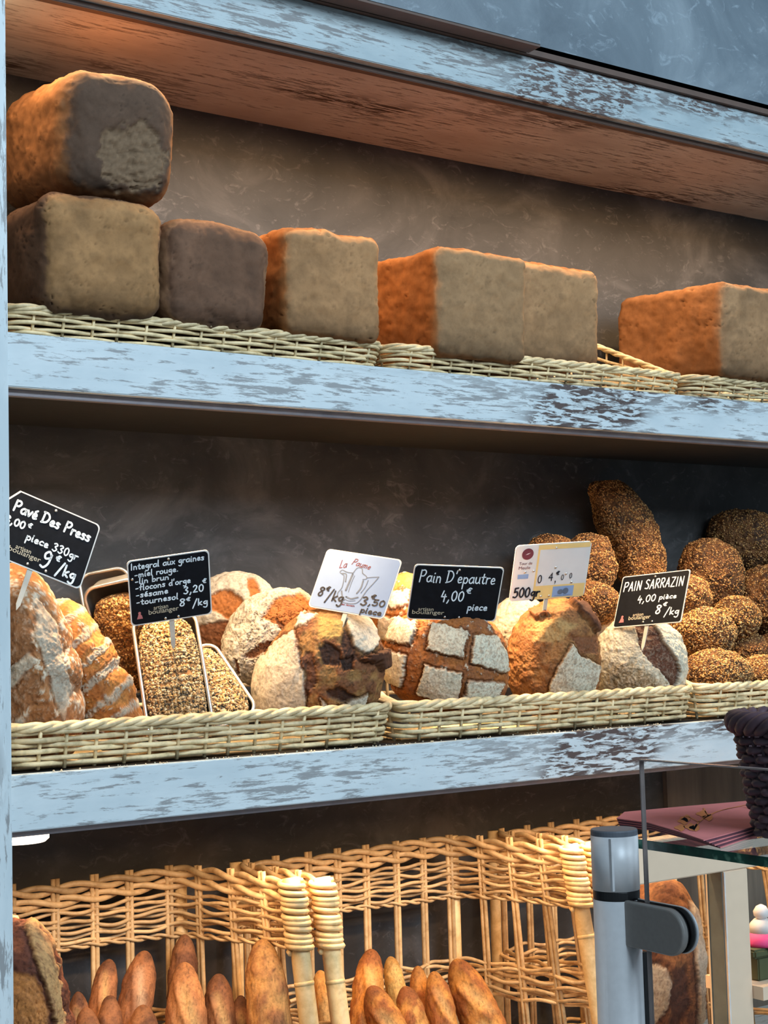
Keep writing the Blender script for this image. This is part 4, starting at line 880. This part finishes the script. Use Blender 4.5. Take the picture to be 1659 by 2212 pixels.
# unit note: card units run 0..1 in both directions; letters are laid out in width units then scaled
def hw(text, x, y, w, xh, pen, asp, slant=.12, rot=0, jit=.05):
    ps = strokes(text, 0, 0, w, xh, pen, slant, rot, jit); return [Word([(v * np.array([1, asp]) + np.array([x, y]), f) for v, f in ps])]
AB = lambda x, y, w: font_text('artisan', x + w * .2, y + .085, w * .55, .06) + font_text('boulanger', x, y, w * 1.15, .095)
def figure(x, y, s, asp):
    return disc(x, y + s * 1.5 * asp, s * .38, s * .38 * asp) + [(np.array([(x - s * .8, y - s * .2 * asp), (x + s * .8, y - s * .2 * asp), (x + s * .6, y + s * .7 * asp), (x + .2 * s, y + s * 1.2 * asp), (x - .3 * s, y + s * 1.2 * asp), (x - s * .5, y + s * .6 * asp)]), [(0, 1, 2, 3, 4, 5)])]
a1 = 1.42
sign('black card at the far left tilted down to the right, chalked nine euro price', ((33, 1052), (204, 1136), (167, 1275), (-4, 1193)), .05, a1, 1, 'card_black', [
    ('chalk_word', 'chalk', hw('Pavé Des Press', .08, .70, .86, .055, .0085, a1) + hw('3,00', .04, .50, .22, .036, .007, a1) + hw('€', .28, .55, .05, .025, .005, a1) + hw('piece 330gr', .30, .38, .58, .040, .006, a1) + hw('9', .52, .10, .12, .085, .009, a1) + hw('€', .66, .26, .06, .03, .006, a1) + hw('/kg', .70, .10, .22, .055, .0085, a1)),
    ('printed_word', 'beige_print', AB(.17, .12, .30)), ('printed_figure', 'pink_print', figure(.07, .16, .035, a1))], [(.5, .93), (.40, .06), (.60, .06)], .007, .06, True, .45)
sign('black card of chalked ingredients above the front baking pan', ((282, 1209), (452, 1189), (451, 1328), (285, 1355)), .045, 1.18, 1, 'card_black', [
    ('chalk_word', 'chalk', hw('Integral aux graines', .04, .86, .90, .040, .0055, 1.18) + hw('-miel rouge.', .08, .74, .54, .038, .0055, 1.18) + hw('-lin brun', .08, .64, .42, .036, .0055, 1.18) + hw('-flocons d\'orge', .08, .54, .68, .038, .0055, 1.18) + hw('-sésame', .08, .43, .40, .038, .0055, 1.18) + hw('-tournesol', .08, .32, .52, .038, .0055, 1.18)
     + hw('3,20', .66, .38, .26, .045, .0065, 1.18) + hw('€', .90, .50, .06, .03, .005, 1.18) + hw('8', .60, .20, .09, .045, .0065, 1.18) + hw('€', .69, .26, .06, .025, .005, 1.18) + hw('/kg', .76, .17, .20, .042, .0065, 1.18)),
    ('printed_word', 'beige_print', AB(.22, .12, .32)), ('printed_figure', 'pink_print', figure(.11, .11, .045, 1.18))], [(.5, .95), (.42, .05), (.58, .05), (.05, .72)])
# palm sketch
def sk(pts, hw_=.006): return [ribbon(crom([(a, b) for a, b in pts]), hw_)]
hand = sk([(.30, .62), (.34, .58), (.36, .40), (.33, .30), (.36, .22), (.45, .16), (.58, .17), (.64, .24), (.68, .40), (.74, .55), (.78, .66)]) + sk([(.30, .62), (.27, .64), (.29, .68), (.36, .66), (.44, .66)]) + sk([(.44, .66), (.47, .75), (.53, .76), (.56, .68)]) + sk([(.56, .68), (.62, .64), (.63, .60), (.59, .58)]) + sk([(.78, .66), (.70, .64), (.64, .62)]) \
    + sk([(.44, .64), (.43, .5), (.42, .36)], .012) + sk([(.47, .62), (.46, .5), (.46, .34)], .004) + sk([(.60, .56), (.60, .44), (.57, .34)], .010) + sk([(.66, .58), (.65, .46), (.62, .36)], .005) + sk([(.45, .26), (.52, .24), (.60, .28)], .012) + sk([(.44, .22), (.50, .20), (.58, .22)], .005) + sk([(.37, .34), (.40, .26), (.44, .20)], .010) + sk([(.31, .63), (.36, .62), (.38, .5)], .008)
sign('white card with a pencil hand sketch and red title above the scorched loaf', ((704, 1185), (870, 1210), (827, 1332), (664, 1313)), .03, 1.36, -1, 'card_white', [
    ('title_word', 'maroon', hw('La', .24, .70, .10, .048, .004, 1.36, .5, .25) + hw('Paume', .38, .80, .26, .038, .004, 1.36, .5, -.12) + hw('au levain', .42, .12, .18, .012, .0025, 1.36, .5)), ('hand_sketch', 'pencil', hand),
    ('ink_word', 'ink', hw('8', .08, .21, .09, .052, .008, 1.36) + hw('€', .17, .30, .06, .028, .006, 1.36) + hw('/kg', .20, .16, .24, .060, .008, 1.36) + hw('3', .66, .17, .10, .050, .008, 1.36) + hw('€', .77, .29, .07, .028, .006, 1.36) + hw(',50', .76, .19, .22, .036, .007, 1.36) + hw('piece', .69, .05, .28, .036, .007, 1.36))], [], .007)
sign('black card chalked with a four euro price for spelt bread, in the middle', ((893, 1217), (1092, 1226), (1071, 1346), (880, 1337)), .03, 1.55, 1, 'card_black', [
    ('chalk_word', 'chalk', hw("Pain D'epautre", .07, .69, .86, .070, .0055, 1.55) + hw('4,00', .34, .36, .27, .058, .0058, 1.55) + hw('€', .62, .50, .07, .035, .005, 1.55) + hw('piece', .66, .20, .23, .042, .0055, 1.55)),
    ('printed_word', 'beige_print', AB(.05, .08, .31))], [(.5, .93), (.42, .06), (.58, .06)])
wh = []
sign('cream and amber printed card with weight in black ink above the peaked loaf', ((1109, 1177), (1281, 1169), (1267, 1290), (1100, 1300)), .03, 1.36, 1, 'window_white', [
    ('amber_frame', 'cream', [(np.array([(.30, 1 - .99), (.985, .01), (.985, .25), (.30, .25)]), [(0, 1, 2, 3)]), (np.array([(.30, .90), (.985, .90), (.985, .985), (.30, .985)]), [(0, 1, 2, 3)]), (np.array([(.30, .25), (.325, .25), (.325, .90), (.30, .90)]), [(0, 1, 2, 3)])]),
    ('white_tab', 'card_white', [(np.array([(.56, .03), (.84, .03), (.84, .22), (.56, .22)]), [(0, 1, 2, 3)]), (np.array([(.07, .40), (.21, .40), (.21, .48), (.07, .48)]), [(0, 1, 2, 3)])]),
    ('round_mark', 'maroon', disc(.165, .84, .075, .10, 26) + font_text('Tour de', .07, .65, .17, .05) + font_text('Meule', .07, .57, .15, .055)),
    ('mark_fleck', 'window_white', [(np.array([(.135, .825), (.17, .835), (.20, .86), (.165, .85)]), [(0, 1, 2, 3)])]),  # small pale shape on the round mark
    ('printed_price', 'ink', font_text('0', .34, .30, .055, .15) + font_text('4', .48, .33, .06, .15) + font_text(',', .57, .27, .015, .06) + hw('€', .58, .43, .05, .025, .005, 1.36) + font_text('0', .65, .33, .035, .10) + font_text('0', .76, .35, .035, .10)),
    ('ink_word', 'ink', hw('500gr', .04, .07, .36, .062, .0085, 1.36)),
    ('printed_emblem', 'pencil', disc(.665, .12, .035, .045) + disc(.735, .13, .038, .055) + font_text('maison fondee', .59, .045, .22, .02))], [(.53, .92), (.56, .57), (.71, .44), (.16, .52), (.27, .53), (.80, .28), (.52, .06), (.41, .06)], .007)
sign('black card leaning like a parallelogram, chalked with the buckwheat price', ((1359, 1250), (1485, 1228), (1454, 1338), (1329, 1359)), .03, 1.42, -1, 'card_black', [
    ('chalk_word', 'chalk', hw('PAIN SARRAZIN', .05, .70, .90, .062, .006, a1, .05) + hw('4,00', .30, .45, .28, .045, .006, a1) + hw('pièce', .62, .47, .26, .035, .0055, a1) + hw('8', .60, .20, .10, .055, .0075, a1) + hw('€', .70, .33, .07, .026, .005, a1) + hw('/kg', .74, .16, .22, .045, .0065, a1)),
    ('printed_word', 'beige_print', AB(.22, .10, .28)), ('printed_figure', 'pink_print', figure(.12, .10, .045, a1))], [(.5, .93), (.45, .06), (.58, .06)], .004)

# ------------------------------------------------------------------ sneeze guard in front
pc = Pd(1326, 1790, 1.32); pr = 50.5 * 1.32 / F; ztop = pc[2]
gp = empty('counter_guard', (pc[0], pc[1], 0), 'brushed aluminium round post with dark cap, clamp and upright glass pane', 'sneeze guard')
def at(z): return z
zring = ztop - (1933 - 1798) * 1.32 / F
v, f = lathe([(pr, 0.0), (pr, zring - .005)], 48); o = obj('tube', mesh_np('tube', v, f), MAT['alu'], gp)
v, f = lathe([(pr * 1.01, zring + .003), (pr * 1.01, ztop - .005)], 48); obj('sleeve', mesh_np('sleeve', v, f), MAT['alu'], gp)
for o in list(gp.children):
    for pl in o.data.polygons:
        if len(pl.vertices) > 4: pl.use_smooth = False
v, f = lathe([(pr * .97, zring - .0055), (pr * .99, zring - .003), (pr * .99, zring + .002), (pr * .97, zring + .0035)], 48); o = obj('gasket_ring', mesh_np('gasket_ring', v, f, smooth=False), MAT['black'], gp)
v, f = lathe([(pr * 1.0, ztop - .005), (pr * 1.0, ztop - .0012), (pr * .97, ztop)], 48); obj('cap', mesh_np('cap', v, f, smooth=False), MAT['cap'], gp)
# seam rib on the sleeve
va = np.array([RIGHT[0], RIGHT[1], 0]); va /= np.linalg.norm(va); vb = np.array([FWD[0], FWD[1], 0]); vb /= np.linalg.norm(vb)
sa = -va * pr * .28 - vb * pr * .975
v, f = box(-.0012, .0012, -.0012, .0012, zring + .004, ztop - .006); v = v + np.array([sa[0], sa[1], 0]); obj('seam_rib', mesh_np('seam_rib', v, f, smooth=False), MAT['alu'], gp)
v, f = box(-.0025, .0025, -.003, .003, .3, zring - .05); sb = va * pr * 1.05 - vb * pr * .1; v = v + np.array([sb[0], sb[1], 0]); obj('glazing_gasket', mesh_np('glazing_gasket', v, f, smooth=False), MAT['black'], gp)
# direction of the glass front
zg = 1.320
g0, g1 = Pz(1372, 1812, zg), Pz(1659, 1852, zg)
gd = g1 - g0; gd /= np.linalg.norm(gd); gn = np.array([-gd[1], gd[0], 0])
if gn @ FWD < 0: gn = -gn
ZZ = np.array([0, 0, 1.0])
# glass shelf
gs = empty('glass_shelf', g0, 'horizontal glass shelf with dark green polished edge', 'shelf')
v, f = prism([(-.01, .0012), (.55, .0012), (.55, .20), (-.01, .20)], -.0078, 0, (np.zeros(3), gd, gn, ZZ)); obj('pane', mesh_np('pane', v, f, smooth=False), MAT['glass'], gs)
v, f = prism([(-.01, 0), (.55, 0), (.55, .001), (-.01, .001)], -.0078, 0, (np.zeros(3), gd, gn, ZZ)); obj('green_edge', mesh_np('green_edge', v, f, smooth=False), MAT['green_edge'], gs)
# upright pane: passes in front of the shelf edge
pd_ = raydir(1391, 1800); q0 = g0 - gn * .014
tt_ = ((q0 - CAM) @ gn) / (pd_ @ gn); pp = CAM + pd_ * tt_
d2 = raydir(1388, 1640); tt2 = ((q0 - CAM) @ gn) / (d2 @ gn); ptop = CAM + d2 * tt2
hgt = ptop[2]; org = np.array([pp[0] - pc[0], pp[1] - pc[1], .5])
v, f = prism([(.0012, .01 - 0), (.6, .01), (.6, hgt - .5 - .0012), (.0012, hgt - .5 - .0012)], -.003, .003, (org, gd, ZZ, gn)); gpane = obj('pane', mesh_np('pane', v, f, smooth=False), MAT['glass'], gp)
v, f = prism([(0, .01), (.0012, .01), (.0012, hgt - .5), (0, hgt - .5)], -.0022, .0022, (org, gd, ZZ, gn)); obj('side_edge', mesh_np('side_edge', v, f, smooth=False), MAT['glass_edge'], gpane)
v, f = prism([(.0012, hgt - .5 - .0012), (.6, hgt - .5 - .0012), (.6, hgt - .5), (.0012, hgt - .5)], -.003, .003, (org, gd, ZZ, gn)); obj('top_edge', mesh_np('top_edge', v, f, smooth=False), MAT['glass_edge'], gpane)
# clamp: two D shaped jaws on the pane
dcl = raydir(1350, 1996); tc_ = ((q0 - gn * .012 - CAM) @ gn) / (dcl @ gn); cl = CAM + dcl * tc_
sc_ = zc(cl) / F; wv = .01; hv = 98 * sc_
def px_of(p): return W / 2 + F * ((p - CAM) @ RIGHT) / ((p - CAM) @ FWD)
while px_of(cl + gd * wv) < 1474: wv += .0005
dp = [(-.004, -hv / 2), (-.004, hv / 2)] + [(wv - hv / 2 + hv / 2 * math.cos(a), hv / 2 * math.sin(a)) for a in np.linspace(math.pi / 2, -math.pi / 2, 22)]
for nm, t0, t1, m in (('front_jaw', .0010, .0075, 'alu_dark'), ('front_gasket', .0075, .0088, 'black'), ('rear_gasket', .0152, .0164, 'black'), ('rear_jaw', .0164, .0190, 'alu')):
    shr = 1.0 if 'jaw' in nm else .975
    v, f = prism([(a * shr, b * shr) for a, b in dp], t0, t1, (cl - np.array([pc[0], pc[1], 0]), gd, ZZ, gn)); o = obj(nm, mesh_np(nm, v, f, smooth=False), MAT[m], gp)
    if nm.endswith('jaw'):
        bv = o.modifiers.new('bevel', 'BEVEL'); bv.width = .0022; bv.segments = 3; bv.limit_method = 'ANGLE'
# napkins on the glass shelf
nap = [(1332, 1769), (1349, 1755), (1465, 1744), (1628, 1730), (1642, 1783), (1520, 1816), (1465, 1797), (1400, 1778)]
npz = zg + .0075; npw = [Pz(a, b, npz) for a, b in nap]; cN = np.mean(npw, 0)
nk = empty('napkin_stack', (cN[0], cN[1], zg + .0002), 'fanned plum pink paper napkins with orange leaf print on the glass shelf', 'napkins')
for k in range(7):
    z0 = .0004 + k * .0011; off = (6 - k) * .0007; ang = (6 - k) * .012
    pl = [np.array([q[0] - cN[0], q[1] - cN[1]]) for q in npw]
    ca, sa2 = math.cos(ang), math.sin(ang); pl = [(a * ca - b * sa2 + off, a * sa2 + b * ca) for a, b in pl]
    v, f = prism(pl, z0, z0 + .0009, (np.zeros(3), np.array([1, 0, 0.]), np.array([0, 1, 0.]), ZZ)); o = obj('napkin', mesh_np('napkin', v, f, smooth=False), MAT['napkin' if k % 2 == 0 else 'napkin_edge'], nk)
lf = []
def zp(px, py): w_ = Pz(px, py, npz); return (w_[0] - cN[0], w_[1] - cN[1])
for pts, hw_ in (([(1497, 1797), (1510, 1778), (1530, 1765), (1560, 1752), (1640, 1735)], .0010), ([(1510, 1778), (1490, 1768), (1470, 1766)], .0009), ([(1560, 1752), (1600, 1745), (1640, 1752)], .0006), ([(1530, 1765), (1520, 1748)], .0008)):
    lf.append(ribbon(crom([zp(*q) for q in pts]), hw_))
for (cx, cy) in ((1475, 1776), (1488, 1788), (1468, 1790), (1500, 1790), (1515, 1760), (1528, 1768), (1480, 1770)):
    lf.append((np.array([zp(cx + 12 * math.cos(a) , cy + 6 * math.sin(a) * (1.5 if math.cos(a) > 0 else .7)) for a in np.arange(10) * math.pi / 5]), [tuple(range(10))]))
V = []; Fs = []; n_ = 0
for v2, f2 in lf: V += [(a, b, .0083) for a, b in v2]; Fs += [tuple(i + n_ for i in q) for q in f2]; n_ += len(v2)
o = obj('leaf_print', mesh_np('leaf_print', V, Fs, smooth=False), MAT['orange_print'], nk)
# purple-brown woven basket on the glass shelf
bc = Pz(1745, 1806, zg + .001)
pb = empty('woven_pot', bc, 'purple-brown woven pot cut by the right edge on the glass shelf', 'basket')
Hb = (1806 - 1545) * zc(bc) / F; rt = 150 * zc(bc) / F; rb = 98 * zc(bc) / F
aa = np.linspace(0, 2 * math.pi, 97)[:-1]; NS = 15
for k in range(13):
    z = .004 + k * Hb * .9 / 13; r0 = rb + (rt * .92 - rb) * (z / Hb) ** .8
    rr = r0 + .0032 * np.cos(aa * NS / 2 * 2 + math.pi * k) ; v, f = tube(np.stack([rr * np.cos(aa), rr * np.sin(aa), z + .0008 * np.sin(aa * 5 + k)], 1), .0036, 6, True); obj('weaver', mesh_np('weaver', v, f), MAT['purple'], pb)
for k in range(4):
    w_ = aa * 7 + k * math.pi / 2; rr = rt * .94 + .0058 * np.cos(w_); zz = Hb * .95 + .0062 * np.sin(w_); v, f = tube(np.stack([rr * np.cos(aa), rr * np.sin(aa), zz], 1), .0045, 7, True); obj('rim_strand', mesh_np('rim_strand', v, f), MAT['purple'], pb)
for k in range(NS * 2):
    a = 2 * math.pi * k / (NS * 2); v, f = tube([(rb * math.cos(a), rb * math.sin(a), .001), (rt * .9 * math.cos(a), rt * .9 * math.sin(a), Hb * .93)], .0022, 5, False, (1, .3, 0)); obj('stake', mesh_np('stake', v, f), MAT['purple'], pb)
v, f = lathe([(rb * .95, 0.0008), (rb * .97, .004)], 24); obj('base', mesh_np('base', v, f), MAT['purple'], pb)
lp = Pz(1640, 1793, zg + .002) - bc
a = np.linspace(0, math.pi * 1.5, 24); v, f = tube(np.stack([lp[0] + .006 * np.cos(a) * RIGHT[0], lp[1] + .006 * np.cos(a) * RIGHT[1], .014 + .010 * np.sin(a + 2)], 1), .0024, 6, False, (.2, 1, .3)); obj('loose_strand', mesh_np('loose_strand', v, f), MAT['purple'], pb)

# white counter frame behind the glass
yf_ = -.16
b0 = P(1500, 1893, yf_); zb_ = b0[2]; x0 = P(1330, 1900, yf_)[0]; xp0, xp1 = P(1566, 1950, yf_)[0], P(1618, 1950, yf_)[0]
cf_ = empty('display_stand', (x0, yf_, 0), 'white lacquered counter frame tinted cream for warm light, beam and leg behind the glass', 'counter')
def ca_(n, vf, m):
    v, f = vf; return obj(n, mesh_np(n, local(v, cf_.location), f, smooth=False), m, cf_)
ca_('beam', box(x0, XR - .1, yf_, yf_ + .03, zb_, zb_ + .062, .0015), MAT['white'])
ca_('leg', box(xp0, xp1, yf_ + .0005, yf_ + .04, .02, zb_ - .0005, .001), MAT['white'])
ca_('grey_upright', box(P(1553, 1950, yf_ + .02)[0], xp0 - .0007, yf_ + .004, yf_ + .034, .02, zb_ - .0005, .001), MAT['greyframe'])
e = ca_('edge_strip', box(xp0 - .0006, xp0 + .0018, yf_ - .0012, yf_ + .0003, .02, zb_ - .001), MAT['milk'])
zt_ = P(1640, 2150, yf_ - .05)[2]
ca_('ledge', box(xp1 + .0005, XR - .1, yf_ - .02, yf_ + .10, zt_ - .02, zt_), MAT['white'])
# ornament on the ledge
pgb = P(1652, 2150, yf_ + .02)
gb = empty('gift_box', (pgb[0], yf_ + .03, zt_), 'dark moss-green box under the pink and white ornament at the right edge', 'box')
v, f = box(-.022, .05, -.02, .03, .0005, .036, .002); obj('body', mesh_np('body', v, f, smooth=False), MAT['moss'], gb)
v, f = box(-.034, .06, -.024, .034, .0365, .050, .003); obj('lid', mesh_np('lid', v, f, smooth=False), MAT['moss'], gb)
v, f = tube([(.0, -.025, .04), (-.004, -.028, .05), (.004, -.027, .056), (.014, -.026, .05), (.012, -.026, .042)], .0016, 6, False, (0, 1, .1)); obj('ribbon_loop', mesh_np('ribbon_loop', v, f), MAT['beige_print'], gb)
pz_ = zt_ + .0505
orn = empty('ornament', (pgb[0] + .012, yf_ + .03, pz_), 'pink and white bell-shaped ornament standing on the mossy box at the right edge', 'ornament')
v, f = lathe([(.030, 0), (.031, .006), (.024, .020)], 28); obj('skirt', mesh_np('skirt', v, f), MAT['pink'], orn)
v, f = lathe([(.0238, .020), (.018, .034), (.012, .040)], 28); obj('body', mesh_np('body', v, f), MAT['milk'], orn)
v, f = lathe([(.006, .040), (.012, .045), (.013, .052), (.008, .060), (.002, .063)], 28); obj('head', mesh_np('head', v, f), MAT['milk'], orn)
bpy.context.view_layer.update()
